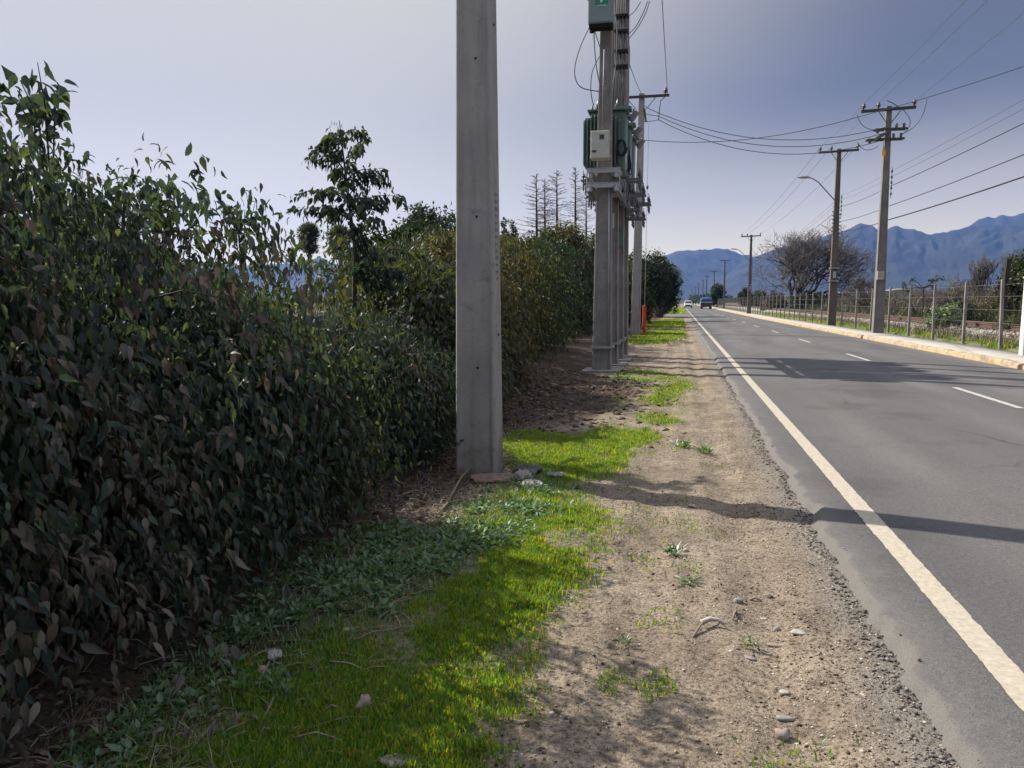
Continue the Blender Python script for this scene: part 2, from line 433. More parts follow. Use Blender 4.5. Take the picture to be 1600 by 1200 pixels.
# ------------------------------------------------------------------ ground
def curb_x(Y):            # the road narrows a touch with distance on its far side
    return 7.58 - 0.62 * sst(15, 75, np.asarray(Y, float))
def verge_z(x, y):
    x = np.asarray(x, float); y = np.asarray(y, float)
    z = 0.035 * (fbm(x * 1.3, y * 1.3, 3) - 0.5) + 0.022 * (fbm(x * 7, y * 7, 4) - 0.5)
    near = sst(60, 8, y)
    z = z + near * 0.018 * (fbm(x * 16, y * 16, 4, 0.65) - 0.5)
    # bank of litter rising into the hedge, spoil heaps past the first pole
    z = z + 0.16 * sst(-2.0, -3.2, x) * (0.6 + 0.8 * fbm(x * 2, y * 2, 3))
    heap = np.exp(-(((x + 2.3) / 1.0) ** 2 + ((y - 13.0) / 2.6) ** 2))
    z = z + heap * (0.05 + 0.26 * np.clip(fbm(x * 3.2, y * 3.2, 5) - 0.35, 0, 1))
    # wheel-compacted ridges near the grass
    tr = np.exp(-((x + 0.55) / 0.28) ** 2) * sst(7, 4.5, y)
    z = z + tr * 0.030 * (np.sin(y * 2 * PI / 0.23 + 2.0 * fbm(x * 3, y * 3, 2) * 3) * 0.5)
    rw = 0.10 * (fbm(y * 0.35, y * 0 + 2, 3) - 0.5)
    for rx_, dp in ((0.42, 0.018), (-0.18, 0.014)):
        z = z - dp * np.exp(-((x + rw - rx_) / 0.11) ** 2) * (0.5 + fbm(x * 0 + 3, y * 0.8, 2)) + 0.5 * dp * np.exp(-((np.abs(x + rw - rx_) - 0.19) / 0.06) ** 2)
    # dips below the asphalt
    z = z - 0.075 * sst(0.9, 1.25, x) + 0.012 * sst(0.55, 0.85, x)
    z = np.where(x > 7.4, z * 0 - 0.07 + 0.30 * sst(9.0, 9.5, x), z)
    return z
xs = np.unique(np.concatenate([np.linspace(-3.8, 1.35, 206), -3.8 - np.geomspace(0.06, 7000, 46), 1.35 + np.geomspace(0.05, 7000, 60), np.array([8.9, 9.1, 9.3, 9.5, 10.2, 11])]))
yl = [-200, -60, -20, -8, -3, 0, 1.0]
y = 1.5
while y < 9000:
    yl.append(y); y += max(0.024, 0.0075 * y)
ys = np.array(yl, float)
GX, GY = np.meshgrid(xs, ys)
GZ = verge_z(GX, GY)
far_fade = sst(400, 60, GY) * sst(-60, -15, GX)
GZ = np.where(GX < 7.4, GZ * np.clip(far_fade, 0.0, 1), GZ)
nx, ny = len(xs), len(ys)
idx = np.arange(nx * ny).reshape(ny, nx)
Q = np.stack([idx[:-1, :-1], idx[:-1, 1:], idx[1:, 1:], idx[1:, :-1]], -1).reshape(-1, 4)
def in_poly(x, y, P):
    P = np.asarray(P); x = np.asarray(x); y = np.asarray(y); c = np.zeros(x.shape, bool); j = len(P) - 1
    for i in range(len(P)):
        xi, yi = P[i]; xj, yj = P[j]
        k = ((yi > y) != (yj > y)) & (x < (xj - xi) * (y - yi) / (yj - yi + 1e-12) + xi)
        c ^= k; j = i
    return c
def gpoly(px): return [tuple(at_z(a, b)[:2]) for a, b in px]
GRASS = [
    ([(60, 1330), (200, 1150), (330, 1075), (420, 1035), (500, 990), (560, 985), (640, 930), (690, 900), (770, 858), (850, 815), (915, 795), (945, 818), (900, 860), (895, 905), (845, 955), (800, 985), (815, 1050), (775, 1120), (740, 1180), (700, 1330)], 34000, 0.033),
    ([(790, 692), (830, 676), (905, 690), (955, 667), (1012, 678), (1003, 695), (965, 712), (950, 742), (890, 756), (835, 740), (800, 715)], 18000, 0.033),
    ([(740, 790), (830, 745), (900, 760), (930, 790), (880, 812), (780, 850), (700, 880)], 9000, 0.03),
    ([(985, 531), (1010, 518), (1060, 517), (1066, 524), (1030, 534), (1000, 540)], 900, 0.06),
    ([(1008, 512), (1012, 505), (1062, 498), (1066, 508), (1040, 514)], 600, 0.06),
    ([(1040, 488), (1052, 481), (1072, 480), (1074, 485), (1056, 490)], 70, 0.08),
    ([(1012, 634), (1022, 610), (1070, 594), (1082, 602), (1048, 618), (1040, 632)], 3000, 0.04),
    ([(1000, 660), (1018, 648), (1055, 650), (1050, 664)], 3500, 0.04),
    ([(950, 583), (985, 578), (1060, 583), (1050, 592), (990, 596)], 1200, 0.035),
]
GP = [(gpoly(p), d, h) for p, d, h in GRASS]
mask_g = np.zeros_like(GX)
_sel = (GX > -4) & (GX < 1.4) & (GY > 1) & (GY < 120)
gx, gy = GX[_sel], GY[_sel]
for p, d, h in GP:
    acc = np.zeros_like(gx)
    for q in range(9):
        ox, oy = 0.11 * math.cos(q * 2.4) * (q / 8) ** 0.5, 0.16 * math.sin(q * 2.4) * (q / 8) ** 0.5
        acc += in_poly(gx + ox + 0.22 * (fbm(gx * 3, gy * 3, 3) - 0.5), gy + oy + 0.3 * (fbm(gx * 3 + 9, gy * 3, 3) - 0.5), p)
    mask_g[_sel] = np.maximum(mask_g[_sel], acc / 9.0 * (0.45 + 0.55 * (fbm(gx * 1.6 + 3, gy * 1.6, 3) > 0.38)))
edge_n = fbm(GX * 2.2, GY * 2.2, 4) - 0.5
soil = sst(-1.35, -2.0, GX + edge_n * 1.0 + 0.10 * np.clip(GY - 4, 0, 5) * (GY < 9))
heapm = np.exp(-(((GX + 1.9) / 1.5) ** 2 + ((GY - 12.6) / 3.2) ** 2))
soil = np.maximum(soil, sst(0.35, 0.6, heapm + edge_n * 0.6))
soil = np.maximum(soil, sst(0.6, 0.72, fbm(GX * 0.9 + 5, GY * 0.6, 4)) * 0.55 * (GX < 0.6) * (GY > 6))
dust = 0.85 * sst(0.70, 0.95, GX + edge_n * 0.22 + 0.04) * (GX < 7.4)
right = (GX > 7.4).astype(float)
attr = np.stack([soil, np.maximum(mask_g * 0.85, right * 0.55), dust, np.ones_like(soil)], -1).reshape(-1, 4)
m, n, out = new_mat('verge_ground')
bs = n.nodes.new('ShaderNodeBsdfPrincipled'); bs.inputs['Roughness'].default_value = 0.95; bs.inputs['Specular IOR Level'].default_value = 0.1
n.links.new(bs.outputs[0], out.inputs['Surface'])
geo = n.nodes.new('ShaderNodeNewGeometry')
va = n.nodes.new('ShaderNodeVertexColor'); va.layer_name = 'mask'
sep = n.nodes.new('ShaderNodeSeparateColor'); n.links.new(va.outputs['Color'], sep.inputs[0])
def tn(scale, det=6, ro=0.6):
    z = n.nodes.new('ShaderNodeTexNoise'); z.inputs['Scale'].default_value = scale; z.inputs['Detail'].default_value = det; z.inputs['Roughness'].default_value = ro
    n.links.new(geo.outputs['Position'], z.inputs['Vector']); return z
nA, nB, nC = tn(1.6), tn(55, 4, 0.7), tn(150, 3, 0.7)
sand = ramp(n, [(0.3, (0.175, 0.143, 0.11)), (0.5, (0.255, 0.21, 0.162)), (0.7, (0.34, 0.285, 0.22))])
n.links.new(nA.outputs['Fac'], sand.inputs['Fac'])
speck = ramp(n, [(0.35, (0.22, 0.20, 0.18)), (0.45, (0.75, 0.74, 0.72)), (0.56, (1.0, 1.0, 1.0)), (0.72, (1.45, 1.42, 1.36))])
n.links.new(nB.outputs['Fac'], speck.inputs['Fac'])
def mixn(a, b, fac, mode='MIX'):
    k = n.nodes.new('ShaderNodeMix'); k.data_type = 'RGBA'; k.blend_type = mode
    n.links.new(a, k.inputs['A']); n.links.new(b, k.inputs['B'])
    if isinstance(fac, float): k.inputs['Factor'].default_value = fac
    else: n.links.new(fac, k.inputs['Factor'])
    return k.outputs['Result']
nD = tn(13, 5, 0.65)
mott = ramp(n, [(0.34, (0.55, 0.53, 0.50)), (0.48, (0.95, 0.95, 0.95)), (0.7, (1.16, 1.14, 1.1))]); n.links.new(nD.outputs['Fac'], mott.inputs['Fac'])
c = mixn(sand.outputs['Color'], mott.outputs['Color'], 0.9, 'MULTIPLY')
c = mixn(c, speck.outputs['Color'], 0.9, 'MULTIPLY')
dustc = ramp(n, [(0.35, (0.14, 0.127, 0.113)), (0.65, (0.25, 0.228, 0.20))]); n.links.new(nB.outputs['Fac'], dustc.inputs['Fac'])
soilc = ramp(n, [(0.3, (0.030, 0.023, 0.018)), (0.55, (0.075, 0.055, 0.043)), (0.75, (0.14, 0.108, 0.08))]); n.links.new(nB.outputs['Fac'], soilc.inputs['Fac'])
mossc = ramp(n, [(0.3, (0.045, 0.07, 0.014)), (0.7, (0.11, 0.14, 0.035))]); n.links.new(nB.outputs['Fac'], mossc.inputs['Fac'])
c = mixn(c, dustc.outputs['Color'], sep.outputs['Blue'])
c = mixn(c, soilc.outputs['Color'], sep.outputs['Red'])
c = mixn(c, mossc.outputs['Color'], sep.outputs['Green'])
n.links.new(c, bs.inputs['Base Color'])
bp = n.nodes.new('ShaderNodeBump'); bp.inputs['Strength'].default_value = 0.9; bp.inputs['Distance'].default_value = 0.022
n.links.new(nB.outputs['Fac'], bp.inputs['Height'])
bp2 = n.nodes.new('ShaderNodeBump'); bp2.inputs['Strength'].default_value = 0.6; bp2.inputs['Distance'].default_value = 0.004
n.links.new(nC.outputs['Fac'], bp2.inputs['Height']); n.links.new(bp.outputs[0], bp2.inputs['Normal'])
n.links.new(bp2.outputs[0], bs.inputs['Normal'])
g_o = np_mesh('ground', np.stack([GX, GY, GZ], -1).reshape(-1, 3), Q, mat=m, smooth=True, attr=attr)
tag(g_o, kind='structure')

# ------------------------------------------------------------------ road
ROAD_Z = 0.06
m, n, out = new_mat('road_asphalt')
bs = n.nodes.new('ShaderNodeBsdfPrincipled'); bs.inputs['Roughness'].default_value = 0.82; bs.inputs['Specular IOR Level'].default_value = 0.35
n.links.new(bs.outputs[0], out.inputs['Surface'])
geo = n.nodes.new('ShaderNodeNewGeometry')
va = n.nodes.new('ShaderNodeVertexColor'); va.layer_name = 'mask'
sep = n.nodes.new('ShaderNodeSeparateColor'); n.links.new(va.outputs['Color'], sep.inputs[0])
mpp = n.nodes.new('ShaderNodeMapping'); mpp.inputs['Scale'].default_value = (1, 0.16, 1); n.links.new(geo.outputs['Position'], mpp.inputs['Vector'])
z1 = n.nodes.new('ShaderNodeTexNoise'); z1.inputs['Scale'].default_value = 1.1; z1.inputs['Detail'].default_value = 6; n.links.new(mpp.outputs[0], z1.inputs['Vector'])
nB, nC = tn(160, 3, 0.75), tn(420, 2, 0.7)
base = ramp(n, [(0.3, (0.070, 0.067, 0.068)), (0.5, (0.086, 0.083, 0.083)), (0.7, (0.106, 0.102, 0.101))]); n.links.new(z1.outputs['Fac'], base.inputs['Fac'])
sp = ramp(n, [(0.32, (0.5, 0.5, 0.5)), (0.5, (1, 1, 1)), (0.68, (1.75, 1.72, 1.68))]); n.links.new(nB.outputs['Fac'], sp.inputs['Fac'])
c = mixn(base.outputs['Color'], sp.outputs['Color'], 0.9, 'MULTIPLY')
# wheel tracks, stains, fine cracks
sxyz = n.nodes.new('ShaderNodeSeparateXYZ'); n.links.new(geo.outputs['Position'], sxyz.inputs[0])
wt = n.nodes.new('ShaderNodeMath'); wt.operation = 'SINE'
wm_ = n.nodes.new('ShaderNodeMath'); wm_.operation = 'MULTIPLY_ADD'; n.links.new(sxyz.outputs['X'], wm_.inputs[0]); wm_.inputs[1].default_value = 3.75; wm_.inputs[2].default_value = 2.2
n.links.new(wm_.outputs[0], wt.inputs[0])
wr = ramp(n, [(0.0, (1.09, 1.08, 1.07)), (1.0, (0.90, 0.90, 0.91))])
wmr = n.nodes.new('ShaderNodeMapRange'); wmr.inputs['From Min'].default_value = -1; wmr.inputs['From Max'].default_value = 1; n.links.new(wt.outputs[0], wmr.inputs['Value']); n.links.new(wmr.outputs[0], wr.inputs['Fac'])
c = mixn(c, wr.outputs['Color'], 0.9, 'MULTIPLY')
zm = tn(38, 4, 0.75); mmr = ramp(n, [(0.33, (0.72, 0.71, 0.70)), (0.5, (1, 1, 1)), (0.7, (1.22, 1.2, 1.17))]); n.links.new(zm.outputs['Fac'], mmr.inputs['Fac'])
c = mixn(c, mmr.outputs['Color'], 0.9, 'MULTIPLY')
zs = tn(0.55, 6, 0.65)
sr = ramp(n, [(0.36, (0.72, 0.71, 0.70)), (0.46, (1, 1, 1)), (0.66, (1.0, 1.0, 1.0)), (0.74, (1.2, 1.17, 1.12))]); n.links.new(zs.outputs['Fac'], sr.inputs['Fac'])
c = mixn(c, sr.outputs['Color'], 0.8, 'MULTIPLY')
vo = n.nodes.new('ShaderNodeTexVoronoi'); vo.feature = 'DISTANCE_TO_EDGE'; vo.inputs['Scale'].default_value = 0.42
wa = n.nodes.new('ShaderNodeMix'); wa.data_type = 'RGBA'; wa.inputs['Factor'].default_value = 0.22; zz_ = tn(2.2, 5); n.links.new(geo.outputs['Position'], wa.inputs['A']); n.links.new(zz_.outputs['Color'], wa.inputs['B'])
n.links.new(wa.outputs['Result'], vo.inputs['Vector'])
cr = ramp(n, [(0.0, (0.45, 0.44, 0.43)), (0.006, (1, 1, 1))]); n.links.new(vo.outputs['Distance'], cr.inputs['Fac'])
zc = tn(0.35, 3); crm = ramp(n, [(0.5, (0, 0, 0)), (0.6, (1, 1, 1))]); n.links.new(zc.outputs['Fac'], crm.inputs['Fac'])
c = mixn(c, mixn(c, cr.outputs['Color'], 1.0, 'MULTIPLY'), crm.outputs['Color'])
dd = ramp(n, [(0.35, (0.085, 0.08, 0.075)), (0.65, (0.14, 0.13, 0.118))]); n.links.new(nB.outputs['Fac'], dd.inputs['Fac'])
c = mixn(c, dd.outputs['Color'], sep.outputs['Blue'])
n.links.new(c, bs.inputs['Base Color'])
bp = n.nodes.new('ShaderNodeBump'); bp.inputs['Strength'].default_value = 0.5; bp.inputs['Distance'].default_value = 0.004
n.links.new(nB.outputs['Fac'], bp.inputs['Height']); n.links.new(bp.outputs[0], bs.inputs['Normal'])
M['asphalt'] = m
yl = [-60, -20, -6, -2, 0, 1.0, 1.8]
y = 2.2
while y < 1500:
    yl.append(y); y += max(0.03, 0.010 * y)
ry = np.array(yl, float)
def road_edge(Y): return 1.02 + 0.10 * (fbm(Y * 1.5, Y * 0 + 3, 3) - 0.5) + 0.11 * (fbm(Y * 9, Y * 0 + 8, 4) - 0.5)
def road_z(x, Y):
    return ROAD_Z + 0.05 * (1 - ((x - 4.4) / 3.4) ** 2) * 1.0 - 0.0
us = np.concatenate([[0, 0.0, 0.0], np.array([0.02, 0.05, 0.09, 0.15, 0.22, 0.3]), np.linspace(0.45, 6.5, 26)])
RX = np.zeros((len(ry), len(us))); RZ = np.zeros_like(RX); RB = np.zeros_like(RX)
e = road_edge(ry)
for k, u in enumerate(us):
    x = e + (curb_x(ry) + 0.02 - e) * (u / 6.5) if u > 0.3 else e + u
    RX[:, k] = x
    crumble = 0.022 * (fbm(x * 12 + 3, ry * 12, 4) - 0.35) * sst(0.30, 0.0, u) if u <= 0.3 else 0
    RZ[:, k] = road_z(x, ry) - crumble
    RB[:, k] = np.clip(sst(0.24, 0.0, u) * (0.0 + 0.9 * fbm(x * 5, ry * 5, 4)), 0, 1) if u < 0.5 else sst(0.7, 0.1, curb_x(ry) - x) * 0.8
RX[:, 0] = e - 0.16; RZ[:, 0] = -0.09
RX[:, 1] = e - 0.05 + 0.05 * (fbm(ry * 14, ry * 0, 3) - 0.5); RZ[:, 1] = -0.005 + 0.03 * (fbm(ry * 11, ry * 0 + 5, 3) - 0.5)
RZ[:, 2] -= 0.008
RB[:, :3] = 1
RY = np.repeat(ry[:, None], len(us), 1)
idx = np.arange(RX.size).reshape(RX.shape)
Q = np.stack([idx[:-1, :-1], idx[:-1, 1:], idx[1:, 1:], idx[1:, :-1]], -1).reshape(-1, 4)
o = np_mesh('road', np.stack([RX, RY, RZ], -1).reshape(-1, 3), Q, mat=M['asphalt'], smooth=True,
            attr=np.stack([RB * 0, RB * 0, RB, RB * 0 + 1], -1).reshape(-1, 4))
tag(o, kind='structure')
# worn thermoplastic paint
def paint(name, col, dirty, thr=0.36, sc=26):
    m, n, out = new_mat(name)
    b = n.nodes.new('ShaderNodeBsdfPrincipled'); b.inputs['Roughness'].default_value = 0.75
    geo = n.nodes.new('ShaderNodeNewGeometry')
    z = n.nodes.new('ShaderNodeTexNoise'); z.inputs['Scale'].default_value = sc; z.inputs['Detail'].default_value = 8; z.inputs['Roughness'].default_value = 0.75
    n.links.new(geo.outputs['Position'], z.inputs['Vector'])
    r = ramp(n, [(thr - 0.06, (0.12, 0.115, 0.11)), (thr, dirty), (0.62, col)])
    n.links.new(z.outputs['Fac'], r.inputs['Fac']); n.links.new(r.outputs['Color'], b.inputs['Base Color'])
    n.links.new(b.outputs[0], out.inputs['Surface']); return m
M['line'] = paint('white_road_paint', (0.40, 0.355, 0.275), (0.29, 0.26, 0.205), 0.39)
M['line2'] = paint('worn_white_road_paint', (0.44, 0.425, 0.39), (0.28, 0.27, 0.255), 0.43)
M['kerb'] = paint('worn_yellow_kerb_paint', (0.46, 0.30, 0.12), (0.28, 0.22, 0.15), 0.45, 4.5)
def strip(name, xf, hw, y0, y1, step, mat, jag=0.012):
    Y = np.arange(y0, y1 + 1e-6, step) if not callable(step) else None
    if Y is None:
        a = [y0]
        while a[-1] < y1: a.append(a[-1] + step(a[-1]))
        Y = np.array(a)
    cx = xf(Y)
    l = cx - hw + jag * (fbm(Y * 24, Y * 0 + 2, 4, 0.8) - 0.5); r_ = cx + hw + jag * (fbm(Y * 24, Y * 0 + 31, 4, 0.8) - 0.5)
    V = np.stack([np.stack([l, Y, road_z(l, Y) + 0.006], -1), np.stack([cx, Y, road_z(cx, Y) + 0.007], -1), np.stack([r_, Y, road_z(r_, Y) + 0.006], -1)], 1)
    i = np.arange(len(Y) - 1) * 3
    Q = np.concatenate([np.stack([i, i + 1, i + 4, i + 3], -1), np.stack([i + 1, i + 2, i + 5, i + 4], -1)])
    return np_mesh(name, V.reshape(-1, 3), Q, mat=mat, smooth=True)
tag(strip('road_edge_line', lambda Y: 1.355 + Y * 0, 0.064, 1.0, 900, lambda a: max(0.015, 0.006 * a), M['line'], 0.016), kind='structure')
for k in range(14):
    y0 = 11.9 + 8.85 * k
    o = strip('road_dash_marking', lambda Y: 4.70 - 0.25 * sst(20, 75, Y), 0.055, y0, y0 + 2.75, 0.1, M['line2'], 0.012)
    tag(o, kind='structure')
# kerb, sidewalk
def sweep(name, prof, y0, y1, mat, off=curb_x, kind='structure', step=1.0, wob=0.0):
    Y = np.arange(y0, y1, step); cx = off(Y)
    V = []
    for (px, pz) in prof:
        V.append(np.stack([cx + px + wob * (fbm(Y * 2.5 + px * 9, Y * 0 + pz * 50, 3) - 0.5), Y, Y * 0 + pz + wob * (fbm(Y * 2.1 + 7 + px * 5, Y * 0 + 9, 3) - 0.5)], -1))
    V = np.stack(V, 1); nn = len(prof)
    i = (np.arange(len(Y) - 1) * nn)[:, None] + np.arange(nn - 1)[None]
    Q = np.stack([i, i + 1, i + 1 + nn, i + nn], -1).reshape(-1, 4)
    o = np_mesh(name, V.reshape(-1, 3), Q, mat=mat)
    return tag(o, kind=kind)
sweep('kerb', [(0, -0.05), (0.02, 0.17), (0.05, 0.205), (0.16, 0.208), (0.17, 0.20)], -20, 420, M['kerb'], step=0.16, wob=0.055)
M['sidewalk'] = pmat('sidewalk_concrete', (0.35, 0.325, 0.29), (0.26, 0.24, 0.215), 0.8, 0.92, 0.3, 40, bdist=0.004)
sweep('sidewalk', [(0.171, 0.0), (0.171, 0.196), (1.0, 0.205), (1.62, 0.20), (1.62, 0.0)], -20, 420, M['sidewalk'], step=1.5, wob=0.012)
# gravel driveway that crosses the verge far ahead
V = []; 
for yy in (82.0, 90, 98, 103.0):
    for xx in (-9.0, -4, 0.9): V.append((xx, yy + (xx + 4) * -0.3, 0.05))
o = np_mesh('driveway', V, [(r * 3 + c_, r * 3 + c_ + 1, r * 3 + c_ + 4, r * 3 + c_ + 3) for r in range(3) for c_ in range(2)], mat=M['asphalt_dust'])
tag(o, kind='structure')

# ------------------------------------------------------------------ mountains
M['mountain'] = pmat('mountain_slope', (0.034, 0.032, 0.025), (0.004, 0.005, 0.004), 0.0034, 0.95, detail=8)
def mountain(name, pix, dist, depth, seed, rough=0.10):
    px = np.array(pix, float)
    xs_ = np.linspace(px[0, 0], px[-1, 0], int((px[-1, 0] - px[0, 0]) / 2.5) + 2)
    yt = np.interp(xs_, px[:, 0], px[:, 1]) + 5.0 * (fbm(xs_ / 13.0 + seed, xs_ * 0, 4, 0.65) - 0.5)
    rows = []
    T = np.concatenate([np.linspace(-1, 0, 52), np.linspace(0.1, 1, 8)])
    az = np.array([math.atan2(ray(a, 471)[0], ray(a, 471)[1]) for a in xs_])
    hh = []
    for a, b in zip(xs_, yt):
        d = ray(a, b); hh.append(dist * d[2] / math.hypot(d[0], d[1]))
    hh = np.array(hh)
    for t in T:
        r = dist + t * depth
        X = np.sin(az) * r; Y = np.cos(az) * r
        p = (1 - abs(t)) ** (1.15 if t < 0 else 1.0)
        wv = fbm(xs_ / 90.0 + seed, xs_ * 0 + t * 2.2, 3) * 3.0
        spur = np.abs(fbm(xs_ / 60.0 + seed * 7 + t * 2.4 + wv, xs_ * 0 + t * 3.4 + seed + wv * 0.6, 6, 0.6) - 0.5) * 2
        nb = (0.42 - spur) * rough * 2.5 * (1 - abs(t)) * min(1, abs(t) * 5)
        Z = hh * (p * (1 + 0 * nb) + nb) 
        Z = np.maximum(Z, -20) if abs(t) < 1 else Z * 0 - 30
        rows.append(np.stack([X, Y, Z + CAM_H], -1))
    V = np.stack(rows, 0); a_, b_ = V.shape[:2]
    idx = np.arange(a_ * b_).reshape(a_, b_)
    Q = np.stack([idx[:-1, :-1], idx[:-1, 1:], idx[1:, 1:], idx[1:, :-1]], -1).reshape(-1, 4)
    return tag(np_mesh(name, V.reshape(-1, 3), Q, mat=M['mountain'], smooth=True), kind='structure')
mountain('hills', [(-900, 440), (-300, 420), (100, 415), (440, 413), (475, 408), (500, 402), (520, 410), (560, 418), (700, 420), (900, 418), (1000, 408), (1037, 400), (1050, 395), (1062, 392), (1080, 391), (1098, 390), (1107, 391), (1116, 388.5), (1131, 388), (1150, 395.5), (1169, 400), (1185, 404), (1230, 415), (1300, 440)], 5800, 1300, 1)
mountain('mountain', [(1120, 440), (1150, 415), (1178, 402), (1202, 391), (1218, 387), (1234, 382.5), (1262, 376), (1280, 371), (1292, 366), (1307, 364), (1322, 357), (1334, 350), (1340, 348), (1350, 351), (1358, 353), (1367, 359), (1380, 358), (1388, 354), (1396, 352.5), (1406, 357), (1422, 357.5), (1434, 362), (1447, 367), (1462, 364), (1481, 361), (1500, 357), (1530, 352), (1560, 354), (1600, 349), (1640, 345), (1800, 330), (2100, 320), (2600, 380)], 5200, 1500, 2, 0.13)
mountain('mountain', [(1380, 440), (1450, 380), (1490, 362), (1512, 351), (1521, 344), (1534, 340), (1545, 341), (1553, 337), (1566, 338), (1580, 336), (1590, 333.5), (1602, 334), (1640, 325), (1800, 300), (2100, 320), (2600, 380)], 6500, 900, 3)

# ------------------------------------------------------------------ foliage helpers
def unit(a): return a / (np.linalg.norm(a, axis=-1, keepdims=True) + 1e-9)
def leaf_arrays(P, D, N, Ln, Wd, detail=False, fold=0.25):
    """P base, D axis, N rough normal"""
    P = np.asarray(P, float); D = unit(np.asarray(D, float)); S = unit(np.cross(D, N)); Nn = np.cross(S, D)
    Ln = np.asarray(Ln).reshape(-1, 1); Wd = np.asarray(Wd).reshape(-1, 1)
    k = len(P)
    if detail:
        f1, f2, f3 = Nn * Wd * fold * 0.8, Nn * Wd * fold, Nn * Wd * fold * 0.5
        m2 = P + D * Ln * 0.5 + Nn * Ln * 0.05
        pts = [P, P + D * Ln * 0.14 - S * Wd * 0.36 + f1, P + D * Ln * 0.38 - S * Wd * 0.5 + f2, P + D * Ln * 0.72 - S * Wd * 0.24 + f3, P + D * Ln - Nn * Ln * 0.12,
               P + D * Ln * 0.72 + S * Wd * 0.24 + f3, P + D * Ln * 0.38 + S * Wd * 0.5 + f2, P + D * Ln * 0.14 + S * Wd * 0.36 + f1, m2]
        b = (np.arange(k) * 9)[:, None]
        return np.stack(pts, 1).reshape(-1, 3), np.concatenate([b + np.array([[q]]).reshape(1, 4) for q in ([0, 1, 2, 8], [8, 2, 3, 4], [8, 4, 5, 6], [0, 8, 6, 7])]), None
    pts = [P, P + D * Ln * 0.42 - S * Wd * 0.5 + Nn * Wd * fold, P + D * Ln, P + D * Ln * 0.42 + S * Wd * 0.5 + Nn * Wd * fold]
    b = (np.arange(k) * 4)[:, None]
    return np.stack(pts, 1).reshape(-1, 3), None, np.concatenate([b + np.array([[0, 1, 2]]), b + np.array([[0, 2, 3]])])
def leaves_obj(name, mat, parts, parent=None, loc=None):
    V = []; Qs = []; Ts = []; o = 0
    for v, q, t in parts:
        V.append(v)
        if q is not None: Qs.append(q + o)
        if t is not None: Ts.append(t + o)
        o += len(v)
    return np_mesh(name, np.concatenate(V), np.concatenate(Qs) if Qs else None, np.concatenate(Ts) if Ts else None, mat, parent, loc=loc)
def spray_leaves(S, O, length, droop, per, Ln, Wd, g, hang=0.8, jit=0.35):
    """S starts (n,3), O outward dirs; leaves strung on drooping twigs"""
    nS = len(S)
    t = np.tile((np.arange(per) + 0.5) / per, nS) * (0.85 + 0.3 * g.random(nS * per))
    i = np.repeat(np.arange(nS), per)
    ln = (length * (0.6 + 0.8 * g.random(nS)))[i][:, None]
    p = S[i] + O[i] * ln * t[:, None]
    p[:, 2] -= droop * ln[:, 0] * t ** 2
    p += g.normal(0, 0.018 + 0.05 * length, p.shape)
    hg = (hang * (0.35 + 1.0 * g.random(nS)))[i]
    D = O[i] * 0.35 + g.normal(0, jit, p.shape); D[:, 2] -= hg
    N = O[i] + g.normal(0, 0.55, p.shape)
    s = (0.55 + 0.75 * g.random(nS))[i] * (0.65 + 0.6 * g.random(len(p)))
    return p, D, N, Ln * s, Wd * s * (0.85 + 0.3 * g.random(len(p)))
def ellip_points(nP, c, r, g, lo=0.55, zmin=0.05, flat=1.0):
    d = unit(g.normal(0, 1, (nP * 2, 3)))
    q = lo + (1 - lo) * g.random(nP * 2) ** 0.7
    p = d * q[:, None] * np.array(r) + np.array(c)
    k = p[:, 2] > zmin
    p, d = p[k][:nP], d[k][:nP]
    return p, unit(d / np.array(r))

